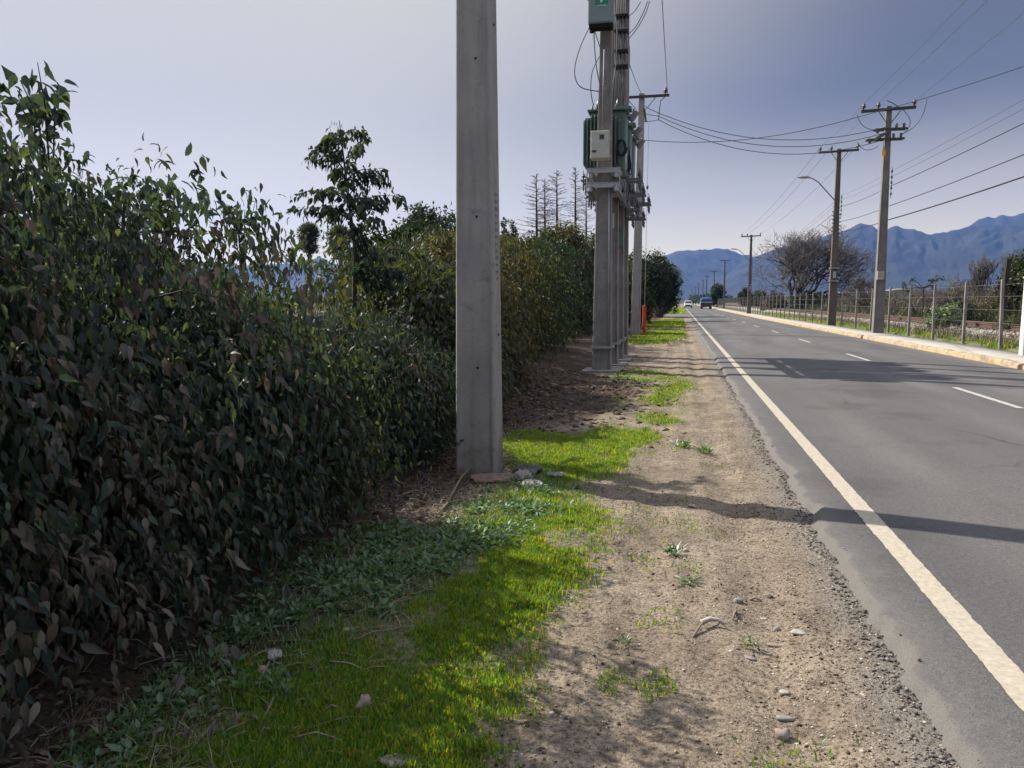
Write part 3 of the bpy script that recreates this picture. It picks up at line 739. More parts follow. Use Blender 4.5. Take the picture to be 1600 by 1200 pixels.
def shrub(name, label, cat, x, y, rx, ry, top, nspray, per, Ln, Wd, mat, seed, detail=False, dry=0.0, group=None, lobes=4, stems=7, front=0.0):
    """hedge shrub: lobes of drooping sprays round a fan of stems"""
    g = np.random.default_rng(seed)
    z0 = float(verge_z(np.array([x]), np.array([y]))[0]) if x > -12 and y < 60 else 0.0
    t = thing(name, label, cat, (x, y, z0), 0, group)
    m_ = MB()
    for k in range(stems):
        a = 2 * PI * k / stems + g.random(); q = 0.35 + 0.5 * g.random()
        tip = np.array([math.cos(a) * rx * q, math.sin(a) * ry * q, top * (0.55 + 0.35 * g.random())])
        b0 = np.array([math.cos(a) * 0.12, math.sin(a) * 0.12, -0.05]); mid = b0 * 0.5 + tip * 0.5 + np.array([0, 0, 0.12 * top])
        r0 = 0.02 + 0.006 * top
        m_.tube([b0, b0 * 0.6 + mid * 0.4, mid, tip], [r0, r0 * 0.8, r0 * 0.55, 0.006], 5)
    if detail:
        for k in range(34):
            a = 2 * PI * g.random(); z = top * (0.15 + 0.8 * g.random()); q = 0.75 + 0.25 * g.random(); f = math.sqrt(max(0.1, 1 - ((z - top * .46) / (top * .56)) ** 2))
            z *= 0.8; p0 = np.array([math.cos(a) * rx * 0.6 * f, math.sin(a) * ry * 0.5 * f, z]); d = np.array([math.cos(a) * rx, math.sin(a) * ry * 0.5, 0.05]) * 0.9 + g.normal(0, 0.22, 3); L_ = 0.25 + 0.3 * g.random()
            m_.tube([p0, p0 + d * L_ * 0.5 + np.array([0, 0, 0.05]), p0 + d * L_ + np.array([0, 0, -0.08 * g.random()])], [0.007, 0.005, 0.002], 4)
    m_.build('stems', M['bark_dark'], t)
    parts = []; dparts = []
    C = [((0, 0, top * 0.46), (rx, ry, top * 0.54)), ((0.12, 0, top * 0.16), (rx * 1.02, ry, top * 0.2))]
    for k in range(lobes):
        a = 2 * PI * k / lobes + g.random() * 0.9; f = 0.35 + 0.3 * g.random()
        zz = top * (0.28 + 0.45 * g.random()); s = 0.5 + 0.2 * g.random()
        C.append(((math.cos(a) * rx * f, math.sin(a) * ry * f, zz), (rx * s, ry * s, min(top * 0.42, top - zz))))
    w_ = np.array([1.0, 0.35] + [0.45] * lobes); w_ /= w_.sum()
    for (c0, r0), ww in zip(C, w_):
        k = int(nspray * ww)
        p, d = ellip_points(k, c0, r0, g, 0.45, 0.06)
        o_ = unit(d + g.normal(0, 0.4, d.shape) + np.array([0, 0, 0.15]))
        hole = fbm(p[:, 1] * 2.3 + seed, p[:, 2] * 2.3 + p[:, 0], 3)
        kp = (hole > 0.36) & (g.random(len(p)) < 1 - 0.16 * sst(0.55, 0.9, p[:, 2] / top) * detail)
        p, o_ = p[kp], o_[kp]
        drf = fbm(p[:, 1] * 1.5 + seed * 3, p[:, 2] * 1.5 + p[:, 0], 2)
        isdry = g.random(len(p)) < (drf > 0.45) * 2.2 * dry * (1.6 - p[:, 2] / top * 1.3)
        for sel, dst in ((~isdry, parts), (isdry, dparts)):
            if sel.sum() == 0: continue
            a = spray_leaves(p[sel], o_[sel], 0.40 + 0.04 * top, 1.05, per, Ln, Wd, g, 1.25)
            keep = (a[0][:, 2] > 0.01) & ((a[0][:, 2] > 0.06) | (np.abs(a[0][:, 0]) < rx * 1.1))
            dst.append(leaf_arrays(*[v[keep] for v in a], detail=detail))
    leaves_obj('foliage', mat, parts, t)
    if dparts: leaves_obj('dry_foliage', M['leafDry'], dparts, t)
    return t
def tree(name, label, cat, x, y, h, blobs, n_leaf, Ln, Wd, mat, seed, trunk_r=0.15, group=None, barkm='bark_dark', hang=0.25, cluster=18, z0=0.0):
    """trunk with limbs and clusters of leaves; blobs are (dx,dy,z,rx,ry,rz)"""
    g = np.random.default_rng(seed)
    t = thing(name, label, cat, (x, y, z0), 0, group)
    m_ = MB()
    hb = min(b[2] for b in blobs)
    m_.tube([(0, 0, -0.1), (0.05 * h * (g.random() - .5), 0, hb * 0.5), (0, 0.02, hb), (0, 0, min(h * 0.85, hb + 0.4 * h))], [trunk_r * 1.25, trunk_r, trunk_r * 0.8, trunk_r * 0.25], 7)
    for b in blobs:
        c_ = np.array(b[:3]); s0 = np.array([0, 0, max(0.2, hb * 0.7)])
        m_.tube([s0, s0 * 0.5 + c_ * 0.5 + np.array([0, 0, 0.05 * h]), c_], [trunk_r * 0.55, trunk_r * 0.35, 0.02], 5)
        for k in range(3):
            e_ = c_ + g.normal(0, 0.45, 3) * np.array(b[3:6])
            m_.tube([c_ * 0.75 + s0 * 0.25, c_ * 0.4 + e_ * 0.6, e_], [trunk_r * 0.25, trunk_r * 0.15, 0.012], 4)
    m_.build('trunk', M[barkm], t)
    vol = np.array([b[3] * b[4] * b[5] for b in blobs]) ** (2 / 3); vol /= vol.sum()
    parts = []
    for b, ww in zip(blobs, vol):
        k = max(6, int(n_leaf * ww / cluster))
        p, d = ellip_points(k, b[:3], b[3:6], g, 0.5, 0.02)
        o_ = unit(d + g.normal(0, 0.5, d.shape))
        rad = 0.16 * min(b[3:6]) + 0.10
        i = np.repeat(np.arange(len(p)), cluster)
        q = p[i] + g.normal(0, rad * 0.55, (len(i), 3)); q[:, 2] -= 0.15 * rad
        D = o_[i] * 0.4 + g.normal(0, 0.6, q.shape); D[:, 2] -= hang
        N = o_[i] + g.normal(0, 0.5, q.shape) + np.array([0, 0, 0.4])
        s = 0.6 + 0.7 * g.random(len(q))
        parts.append(leaf_arrays(q, D, N, Ln * s, Wd * s))
    leaves_obj('crown', mat, parts, t)
    return t
def branch_rec(m_, p, d, ln, r, lev, g, up=0.15, spread=0.65, segs=3, thin=0.72, kids=(3, 4), minr=0.006):
    pts = [p]; rr = [r]; q = Vector(p); dd = Vector(d)
    for k in range(segs):
        dd = (dd + Vector(g.normal(0, 0.16, 3)) + Vector((0, 0, up * 0.3))).normalized()
        q = q + dd * (ln / segs); pts.append(tuple(q)); rr.append(max(minr, r * (1 - (k + 1) / segs * (1 - thin))))
    m_[0 if lev > 2 else 1].tube(pts, rr, 5 if lev > 2 else 3, caps=False)
    if lev == 0: return
    nk = int(g.integers(kids[0], kids[1] + 1))
    for k in range(nk):
        f = 0.45 + 0.55 * (k + 1) / nk if k < nk - 1 else 1.0
        i = min(segs, max(1, int(round(f * segs))))
        a = Vector(g.normal(0, 1, 3)); a = (a - dd * a.dot(dd)).normalized()
        nd = (dd + a * spread * (0.7 + 0.6 * g.random()) + Vector((0, 0, up))).normalized()
        branch_rec(m_, pts[i], nd, ln * (0.62 + 0.22 * g.random()), max(minr, r * 0.58), lev - 1, g, up, spread, segs, thin, kids, minr)
def bare_tree(name, label, x, y, h, r, lev, seed, z0=0.2, up=0.12, spread=0.75, ntr=1, group=None, minr=0.012, kids=(3, 4)):
    g = np.random.default_rng(seed)
    t = thing(name, label, 'tree', (x, y, z0), 0, group)
    mm = [MB(), MB()]
    for k in range(ntr):
        a = 2 * PI * k / max(1, ntr) + g.random()
        d = Vector((math.cos(a) * 0.35, math.sin(a) * 0.35, 1)) if ntr > 1 else Vector((0.05, 0, 1))
        branch_rec(mm, (0, 0, -0.1), d.normalized(), h * 0.30, r, lev, g, up, spread, minr=minr, kids=kids)
    mm[0].build('trunk', M['bark_dark'], t)
    mm[1].build('crown', M['twig'], t)
    return t

# ------------------------------------------------------------------ the hedge
hedge_spec = [
    # x, y, rx, ry, top, sprays, per, leaf mat, dry, label
    (-3.45, 0.9, 1.05, 1.1, 2.6, 900, 16, 'leafA', 0.15, 'dark shrub at the very start of the hedge, mostly outside the frame'),
    (-3.3, 2.35, 1.05, 1.0, 2.46, 1700, 17, 'leafA', 0.28, 'tallest near hedge shrub at the left edge with brown dry leaves low down'),
    (-3.20, 3.45, 0.95, 0.85, 2.14, 1700, 17, 'leafA', 0.16, 'dark green hedge shrub whose top slopes down from the tall corner one'),
    (-3.20, 4.4, 0.92, 0.7, 1.76, 1600, 17, 'leafA', 0.20, 'dark drooping-leaved hedge shrub with grey-brown leaves on its face, below the bare sky gap'),
    (-3.15, 4.95, 0.82, 0.33, 1.76, 1100, 16, 'leafB', 0.10, 'lowest hedge shrub, in the dip where the far palms show over it'),
    (-3.20, 7.0, 0.85, 1.15, 1.36, 1900, 16, 'leafA', 0.14, 'hedge shrub at the foot of the tall sapling'),
    (-3.30, 9.9, 0.70, 0.75, 2.05, 1300, 15, 'leafB', 0.08, 'olive green hedge shrub just left of the near concrete pole'),
    (-3.60, 12.2, 0.9, 1.05, 2.5, 1400, 15, 'leafC', 0.10, 'yellowish olive hedge shrub showing behind the near concrete pole'),
    (-4.4, 13.2, 1.2, 1.3, 2.7, 1300, 14, 'leafB', 0.05, 'dense hedge shrub right of the near pole above the dark spoil'),
    (-4.6, 15.8, 1.25, 1.5, 2.95, 1300, 14, 'leafC', 0.06, 'yellow tinged hedge shrub halfway between the near pole and the transformer poles'),
    (-4.8, 18.8, 1.35, 1.6, 3.2, 1300, 13, 'leafB', 0.05, 'tall olive hedge shrub left of the transformer poles'),
    (-5.0, 22.3, 1.5, 2.0, 3.45, 1200, 13, 'leafB', 0.04, 'hedge shrub directly behind the transformer poles'),
    (-5.2, 27.0, 1.6, 2.5, 3.8, 1100, 12, 'leafD', 0.03, 'dark hedge shrub just past the row of transformer poles'),
    (-5.0, 32.5, 1.7, 2.8, 4.0, 1000, 12, 'leafD', 0.03, 'dark hedge shrub behind the orange guy guard'),
    (-4.9, 39.5, 1.7, 3.2, 4.2, 900, 12, 'leafD', 0.02, 'dark hedge shrub beyond the orange guard, before the row of tall trees'),
    (-4.8, 47.0, 1.7, 3.6, 4.5, 900, 12, 'leafB', 0.02, 'olive hedge shrub at the foot of the first tall roadside tree'),
    (-4.6, 56.0, 1.7, 4.0, 4.8, 900, 12, 'leafD', 0.02, 'far hedge shrub under the tall roadside trees'),
]
for k, (x, y, rx, ry, tp, ns, per, lm, dry, lab) in enumerate(hedge_spec):
    near = y < 9
    shrub('hedge_shrub', lab, 'shrub', x, y, rx, ry, tp, int(ns * (2.0 if near else 1.3)), per, (0.070 if near else 0.085 + 0.0022 * y), (0.027 if near else 0.030 + 0.0012 * y), M[lm], 100 + k,
          detail=near, dry=dry, group='shrubs of the roadside hedge', lobes=5)
# second row of foliage inside the hedge so that it is thick
for k, (x, y, tp) in enumerate([(-4.9, 2.0, 2.3), (-4.9, 4.2, 1.9), (-5.0, 7.5, 1.15), (-5.9, 11.0, 1.2), (-6.2, 15.5, 3.0), (-6.6, 21, 3.4)]):
    labs = ['inner shrub behind the tall left corner of the hedge', 'inner shrub behind the sloping part of the hedge', 'inner shrub behind the sapling at the back of the hedge',
            'inner shrub deep behind the near concrete pole', 'inner shrub behind the yellow tinged part of the hedge', 'inner shrub deep behind the transformer poles']
    shrub('hedge_shrub', labs[k], 'shrub', x, y, 1.1 + 0.02 * y, 1.6 + 0.05 * y, tp, 700, 14, 0.12, 0.06, M['leafA' if k < 3 else 'leafB'], 300 + k, group='shrubs at the back of the hedge', lobes=3)
for k, (x, y, rx, ry, tp, lab) in enumerate([(-4.55, 6.2, 0.6, 0.45, 1.95, 'inner shrub filling the hedge top just left of the dip with the palms'), (-4.35, 4.9, 0.6, 0.6, 2.12, 'inner shrub filling the middle of the sloping hedge top'),
                                             (-4.2, 3.5, 0.7, 0.7, 2.2, 'inner shrub behind the brown patch of the tall hedge part')]):
    shrub('hedge_shrub', lab, 'shrub', x, y, rx, ry, tp, 1500, 15, 0.085, 0.04, M['leafA'], 340 + k, group='shrubs at the back of the hedge', lobes=3)
# sapling standing out above the hedge
def sapling():
    g = np.random.default_rng(55)
    b = at_Y(548, 440, 7.9)
    t = thing('sapling', 'slender sapling with drooping leaves rising high above the hedge against the sky', 'tree', (b[0], b[1], 0.05))
    top = at_Y(533, 195, 7.9)[2]
    spine = [(0, 0, 0), (0.03, 0, 1.3), (0.06, 0, 2.1), (-0.02, 0, 2.8), (-0.10, 0.02, top)]
    m_ = MB(); m_.tube(spine, [0.035, 0.03, 0.022, 0.014, 0.004], 6)
    def sp(z):
        zz = [p[2] for p in spine]; return np.array([np.interp(z, zz, [p[0] for p in spine]), np.interp(z, zz, [p[1] for p in spine]), z])
    parts = []
    brs = [(3.05, -0.5, 0.55), (2.9, 0.55, 0.6), (2.75, 0.35, 0.35), (2.6, -0.62, 0.45), (2.45, 0.62, 0.3), (2.3, -0.85, 0.35), (2.2, 0.8, 0.15), (2.1, -0.5, 0.3), (2.0, 0.95, 0.2), (1.9, -0.6, 0.1), (1.8, 0.7, 0.15), (1.7, -0.7, 0.1), (3.2, -0.32, 0.35), (3.3, 0.12, 0.25), (2.5, 0.2, 0.4), (2.35, -0.25, 0.3), (1.95, 0.3, 0.3), (1.75, 0.1, 0.3), (1.65, 0.6, 0.2), (1.6, -0.4, 0.2), (2.62, -0.75, 0.3), (2.52, 0.8, 0.25), (2.8, -0.3, 0.5), (2.68, 0.5, 0.45), (2.25, 0.55, 0.4), (2.05, 0.45, 0.5), (2.45, -0.55, 0.2), (2.42, -0.9, 0.3), (2.95, -0.35, 0.3), (2.85, 0.4, 0.2), (1.9, 0.75, 0.35), (1.7, 0.9, 0.4)]
    S = []; O = []
    for z, dx, rise in brs:
        if z > top or (dx < 0 and z < 2.4): continue
        p0 = sp(z); dy = g.normal(0, 0.25); n_ = 6
        dx *= 1.0 - 0.15 * (z < 2.5); rise = rise + 0.25
        pts = [p0 + np.array([dx * s, dy * s, rise * (s - 0.75 * s * s)]) * 0.80 for s in np.linspace(0, 1, n_)]
        m_.tube(pts, list(np.linspace(0.009, 0.002, n_)), 4)
        for s in np.linspace(0.15, 1, 9):
            j = s * (n_ - 1); i = min(n_ - 2, int(j)); p = pts[i] * (1 - (j - i)) + pts[i + 1] * (j - i)
            S.append(p); O.append([dx, dy, 0.1])
    for z in np.arange(1.9, top, 0.05):
        S.append(sp(z)); O.append(list(g.normal(0, 1, 2)) + [0.1])
    S = np.array(S); O = unit(np.array(O))
    a = spray_leaves(S, O, 0.10, 0.6, 9, 0.085, 0.038, g, 0.9, 0.3)
    m_.build('stem', M['bark_dark'], t)
    leaves_obj('foliage', M['leafA'], [leaf_arrays(*a, detail=True)], t)
sapling()
# sprig poking from the hedge top on the left
def sprig(x, y, Y, label, seed, nb=5, hgt=0.4):
    g = np.random.default_rng(seed); b = at_Y(x, y, Y)
    t = thing('sprig', label, 'sprig', (b[0], b[1], b[2] - hgt))
    m_ = MB(); S = []; O = []
    for k in range(nb):
        e_ = np.array([g.normal(0, 0.10), g.normal(0, 0.1), hgt * (0.75 + 0.35 * g.random())])
        m_.tube([(0, 0, -0.25), tuple(e_ * 0.5 + np.array([0.01, 0, 0])), tuple(e_)], [0.006, 0.004, 0.002], 4)
        for s in np.linspace(0.3, 1, 7):
            S.append(e_ * s); O.append([g.normal(), g.normal(), 0.3])
    m_.build('stem', M['bark_dark'], t)
    a = spray_leaves(np.array(S), unit(np.array(O)), 0.06, 0.5, 2, 0.085, 0.04, g, 0.7, 0.35)
    leaves_obj('foliage', M['leafA'], [leaf_arrays(*a, detail=True)], t)
sprig(245, 268, 4.1, 'leafy sprig sticking up from the sloping hedge top', 1)
sprig(375, 322, 5.2, 'pair of thin leafy shoots above the hedge beside the sky gap', 2, 6, 0.3)
sprig(70, 130, 3.3, 'leafy shoot on the high hedge corner near the left frame edge', 3, 6, 0.3)

# ------------------------------------------------------------------ trees left of the road, beyond the hedge
def fan_palm(x, y, h, cr, label, seed, group):
    g = np.random.default_rng(seed)
    t = thing('fan_palm', label, 'palm tree', (x, y, 0), 0, group)
    MB().tube([(0, 0, -0.2), (0.05, 0, h * 0.4), (0, 0, h - cr * 0.9)], [0.22, 0.16, 0.15], 8).build('trunk', M['bark'], t)
    def fans(k, lo, hi, ln, dz=0.0):
        Ps = []; Ds = []; Ns = []
        mb = []
        for i in range(k):
            a = g.random() * 2 * PI; el = lo + (hi - lo) * g.random()
            d = np.array([math.cos(a) * math.cos(el), math.sin(a) * math.cos(el), math.sin(el)])
            c0 = np.array([0, 0, h - cr - dz]) + d * cr * 0.22
            s = unit(np.cross(d, g.normal(0, 1, 3))[None])[0]; u = np.cross(s, d)
            for f in np.linspace(-1.3, 1.3, 11):
                Ps.append(c0); Ds.append(d * math.cos(f) + s * math.sin(f) + np.array([0, 0, -0.12])); Ns.append(u + g.normal(0, 0.1, 3))
        nn = len(Ps)
        return leaf_arrays(np.array(Ps), np.array(Ds), np.array(Ns), np.full(nn, ln), np.full(nn, ln * 0.13))
    leaves_obj('crown', M['palm'], [fans(60, -0.55, 1.5, cr * 0.80)], t)
    leaves_obj('dead_skirt', M['leafDry'], [fans(20, -1.5, -0.8, cr * 0.8), fans(24, -1.5, -1.0, cr * 0.8, cr * 0.55)], t)
p = at_Y(482, 345, 62); fan_palm(p[0], 62, p[2], 1.15, 'fan palm standing clear in the dip of the hedge', 5, 'fan palms beyond the hedge')
p = at_Y(531, 348, 60); fan_palm(p[0], 60, p[2], 1.15, 'fan palm half hidden behind the tall sapling', 6, 'fan palms beyond the hedge')
def blob_tree(px, ytop, Y, wpx, label, mat, seed, name='tree', n=9000, Ln=0.22, Wd=0.10, low=0.0, nb=7, group='trees beyond the hedge', flat=1.0, yb=None):
    g = np.random.default_rng(seed)
    p = at_Y(px, ytop, Y); h = p[2]; W = wpx / 1200 * Y / 2
    bl = [(0, 0, h * 0.55, W * 0.8, W * 0.8, h * 0.42)]
    for k in range(nb):
        a = 2 * PI * k / nb + g.random(); f = 0.45 + 0.25 * g.random(); z = h * (0.28 + 0.5 * g.random() + low); s = 0.36 + 0.16 * g.random()
        z = min(z, h * 0.86)
        bl.append((math.cos(a) * W * f, math.sin(a) * W * f, z, W * s, W * s, min(h * 0.28, h - z)))
    return tree(name, label, 'tree', p[0], Y, h, bl, n, Ln, Wd, M[mat], seed, 0.10 + 0.012 * h, group)
blob_tree(690, 320, 34, 150, 'dark rounded tree showing left of the near pole top of the hedge', 'leafD', 21, n=16000)
blob_tree(638, 338, 27, 110, 'dark round tree right of the sapling behind the hedge', 'leafD', 22, n=13000)
blob_tree(585, 366, 24, 100, 'low dark tree behind the base of the sapling', 'leafB', 23, n=10000)
blob_tree(880, 345, 40, 90, 'olive tree below the leafless conifers', 'leafC', 24, n=9000)
blob_tree(840, 358, 36, 80, 'bushy olive tree under the leftmost leafless conifer', 'leafB', 25, n=8000)
blob_tree(920, 352, 46, 80, 'olive tree hidden partly by the transformer poles', 'leafB', 26, n=8000)
blob_tree(985, 400, 50, 70, 'dark tree just right of the transformer poles', 'leafB', 27, n=7000)
blob_tree(1012, 388, 62, 80, 'tall dark tree behind the concrete pole with the orange guard', 'leafD', 28, n=12000)
blob_tree(1030, 398, 80, 62, 'dark leafy tree overhanging the verge past the orange guard', 'leafD', 29, n=12000, low=-0.1)
blob_tree(1040, 425, 100, 38, 'farthest dark tree of the left row, its crown bulging towards the road', 'leafD', 30, n=9000, low=-0.12)
def cypress(px, ytop, Y, wpx, label, seed):
    p = at_Y(px, ytop, Y); h = p[2]; W = wpx / 1200 * Y / 2
    bl = [(0.1 * (k % 2), 0, h * (0.2 + 0.16 * k), W * (1 - 0.16 * k), W * (1 - 0.16 * k), h * 0.16) for k in range(5)]
    bl.append((0, 0, h * 0.9, W * 0.2, W * 0.2, h * 0.09))
    tree('cypress', label, 'tree', p[0], Y, h, bl, 5000, 0.2, 0.07, M['leafD'], seed, 0.12, 'cypress trees beyond the hedge', hang=-0.5)
cypress(788, 338, 52, 30, 'dark cypress closest to the near pole', 31)
cypress(802, 345, 54, 26, 'shorter cypress right of another cypress', 32)
def bare_conifer(px, ytop, Y, label, seed):
    g = np.random.default_rng(seed); p = at_Y(px, ytop, Y); h = p[2]
    wid = 0.75 + 0.6 * g.random()
    t = thing('bare_conifer', label, 'tree', (p[0], Y, 0), 0, 'leafless conifers beyond the hedge')
    MB().tube([(0, 0, -0.2), (0.06, 0, h * 0.5), (0, 0, h)], [0.2, 0.12, 0.02], 6).build('trunk', M['bark_dark'], t)
    m_ = MB(); z = h * 0.35
    while z < h - 0.1:
        ln = min(0.2 + 0.42 * (h - z) ** 0.75, 2.3) * (0.35 + 0.8 * g.random()) * wid
        a = g.random() * 2 * PI; rise = 0.30 + 0.3 * g.random() - 0.25 * min(1, (h - z) / 4)
        d = np.array([math.cos(a), math.sin(a), 0]); z0 = z
        pts = [np.array([0, 0, z0]) + d * ln * s_ + np.array([0, 0, ln * (rise * s_ - 0.45 * s_ * s_ + 0.35 * s_ ** 3)]) for s_ in (0, 0.3, 0.6, 0.85, 1)]
        m_.tube(pts, [0.026, 0.02, 0.015, 0.012, 0.008], 3, caps=False)
        for s_ in (1, 2, 3):
            for sg in (-1, 1):
                sd = np.array([-d[1], d[0], 0]) * sg
                m_.tube([pts[s_], pts[s_] + d * ln * 0.22 + sd * ln * 0.2 * g.random() + np.array([0, 0, 0.04 + 0.1 * g.random()])], [0.012, 0.007], 3, caps=False)
        z += 0.042 + 0.04 * g.random()
    m_.build('crown', M['twig'], t)
for px, yt, Y, lab, sd in [(838, 272, 60, 'leafless conifer, leftmost of the bare ones above the hedge', 41), (851, 280, 64, 'shorter leafless conifer close to its left twin', 42), (870, 266, 60, 'leafless conifer standing alone between the pair and the transformer', 43), (899, 261, 62, 'leafless conifer nearest the green transformer', 44), (916, 300, 70, 'low leafless conifer seen under the transformer platform', 45)]:
    bare_conifer(px, yt, Y, lab, sd)
def feather_palm(px, yc, Y, rad, label, seed):
    g = np.random.default_rng(seed); c_ = at_Y(px, yc, Y)
    t = thing('feather_palm', label, 'palm tree', (c_[0], Y, 0))
    MB().tube([(0, 0, -0.2), (0, 0, c_[2] * 0.5), (0, 0, c_[2])], [0.4, 0.32, 0.3], 8).build('trunk', M['bark_dark'], t)
    Ps = []; Ds = []; Ns = []; m_ = MB()
    for k in range(34):
        a = g.random() * 2 * PI; el = -0.2 + 1.3 * g.random()
        d = np.array([math.cos(a), math.sin(a), 0]); l_ = rad * (0.8 + 0.3 * g.random())
        pts = [np.array([0, 0, c_[2]]) + d * l_ * math.cos(el) * s + np.array([0, 0, l_ * (math.sin(el) * s - 0.6 * s * s)]) for s in np.linspace(0, 1, 9)]
        m_.tube(pts, list(np.linspace(0.03, 0.008, 9)), 3, caps=False)
        for s in range(1, 9):
            for side in (-1, 1):
                for q in (0, 0.5):
                    pp = pts[s] * (1 - q) + pts[s - 1] * q
                    Ps.append(pp); Ds.append(d * 0.6 + side * np.array([-d[1], d[0], 0]) + np.array([0, 0, -0.55])); Ns.append(np.array([0, 0, 1.0]) + d * 0.3)
    m_.build('rachis', M['palm'], t)
    nn = len(Ps); leaves_obj('crown', M['palm'], [leaf_arrays(np.array(Ps), np.array(Ds), np.array(Ns), np.full(nn, rad * 0.24), np.full(nn, rad * 0.05))], t)
feather_palm(1032, 420, 78, 2.3, 'feather palm with arching fronds at the end of the left tree row', 51)

# ------------------------------------------------------------------ ground cover
def scatter_poly(P, dens, g, soft=0.07):
    P = np.array(P); lo, hi = P.min(0) - 0.2, P.max(0) + 0.2; k = int((hi[0] - lo[0]) * (hi[1] - lo[1]) * dens)
    x = lo[0] + (hi[0] - lo[0]) * g.random(k); y = lo[1] + (hi[1] - lo[1]) * g.random(k)
    jx = soft * g.normal(0, 1, k); jy = soft * 1.4 * g.normal(0, 1, k)
    s = in_poly(x + jx + 0.26 * (fbm(x * 3, y * 3, 4) - 0.5), y + jy + 0.34 * (fbm(x * 3 + 9, y * 3, 4) - 0.5), P)
    return x[s], y[s]
def blades(x, y, h, g, wid=0.0045, lean=0.5):
    k = len(x); z = verge_z(x, y)
    hh = h * (0.45 + 0.85 * g.random(k)); a = g.random(k) * 2 * PI; ln = hh * lean * (0.3 + g.random(k))
    b = np.stack([x, y, z - 0.004], -1); d = np.stack([np.cos(a), np.sin(a), 0 * a], -1)
    s = np.stack([-np.sin(a), np.cos(a), 0 * a], -1) * (wid * (0.6 + 0.8 * g.random(k)))[:, None]
    up = np.array([0, 0, 1.0])
    m1 = b + up * (hh * 0.55)[:, None] + d * (ln * 0.3)[:, None]; tip = b + up * hh[:, None] + d * ln[:, None]
    V = np.stack([b - s, b + s, m1 + s * 0.8, m1 - s * 0.8, tip], 1).reshape(-1, 3)
    i = (np.arange(k) * 5)[:, None]
    return V, i + np.array([[0, 1, 2, 3]]), i + np.array([[3, 2, 4]])
g = np.random.default_rng(11)
parts = []
for p, d, h in GP:
    x, y = scatter_poly(p, d, g, 0.085 * max(1.0, float(np.mean([q[1] for q in p])) / 7))
    k = fbm(x * 1.6 + 3, y * 1.6, 3); keep = g.random(len(x)) < np.clip((k - 0.30) * 5, 0.05, 1) * np.clip((fbm(x * 7, y * 7, 3) - 0.2) * 4, 0.3, 1)
    x, y = x[keep], y[keep]
    dist = max(1.0, float(np.median(y)) / 6)
    parts.append(blades(x, y, h * (0.7 + 0.7 * fbm(x * 2, y * 2, 2)), g, 0.0032 * dist ** 0.9))
# thin sprinkling over the bare verge and the near edge
xv = -1.0 + 1.75 * g.random(90000); yv = 1.8 + 15 * g.random(90000) ** 1.4
k = fbm(xv * 2.6 + 1, yv * 2.6, 4); s = (k > 0.60 + 0.07 * sst(-0.5, 0.6, xv)) & (g.random(len(xv)) < 0.75 * sst(0.75, -0.3, xv) * (0.25 + 0.75 * (yv < 3.3)) + 0.05)
parts.append(blades(xv[s], yv[s], 0.032, g, 0.0035, 0.9))
tag(leaves_obj('grass', M['grass'], parts), 'bright green grass growing along the verge edge', 'grass', kind='stuff')
# broad-leaved weeds in the shade of the hedge
WP = [[(230, 1060), (330, 985), (420, 930), (470, 915), (490, 945), (420, 990), (330, 1040), (270, 1075)],
      [(430, 905), (520, 850), (620, 815), (720, 830), (800, 800), (880, 790), (860, 820), (760, 860), (690, 890), (640, 930), (590, 915), (540, 900), (480, 935)],
      [(300, 1110), (420, 1035), (520, 985), (560, 1000), (470, 1060), (380, 1110)],
      [(800, 760), (850, 735), (900, 760), (850, 785)], [(690, 800), (790, 765), (830, 790), (740, 830)], [(60, 1250), (200, 1090), (330, 1060), (300, 1120), (160, 1290)], [(380, 1000), (520, 905), (660, 860), (800, 830), (700, 900), (560, 985), (430, 1030)], [(140, 1190), (240, 1075), (300, 1020), (380, 985), (330, 1060), (220, 1160)]]
parts = []
for i_, px in enumerate(WP):
    x, y = scatter_poly(gpoly(px), 330 if i_ < 3 else 200, g)
    kk = fbm(x * 3 + 11, y * 3, 3) > 0.44; x, y = x[kk], y[kk]
    z = verge_z(x, y); nl = 11
    i = np.repeat(np.arange(len(x)), nl); a = g.random(len(i)) * 2 * PI; el = 0.25 + 0.9 * g.random(len(i))
    D = np.stack([np.cos(a) * np.cos(el), np.sin(a) * np.cos(el), np.sin(el)], -1)
    sz = (0.6 + 0.9 * g.random(len(x)))[i]
    P0 = np.stack([x, y, z], -1)[i] + D * (0.03 * sz * g.random(len(i)) * 1.6)[:, None]
    D[:, 2] -= 0.35
    parts.append(leaf_arrays(P0, D, np.array([0, 0, 1.0]) + g.normal(0, 0.35, P0.shape), 0.037 * sz, 0.019 * sz, detail=True))
    xb, yb = scatter_poly(gpoly(px), 1800, g)
    parts.append(blades(xb, yb, 0.05, g, 0.004, 0.8))
tag(leaves_obj('weeds', M['weed'], parts), 'low broad-leaved weeds in the shade of the hedge', 'weeds', kind='stuff')
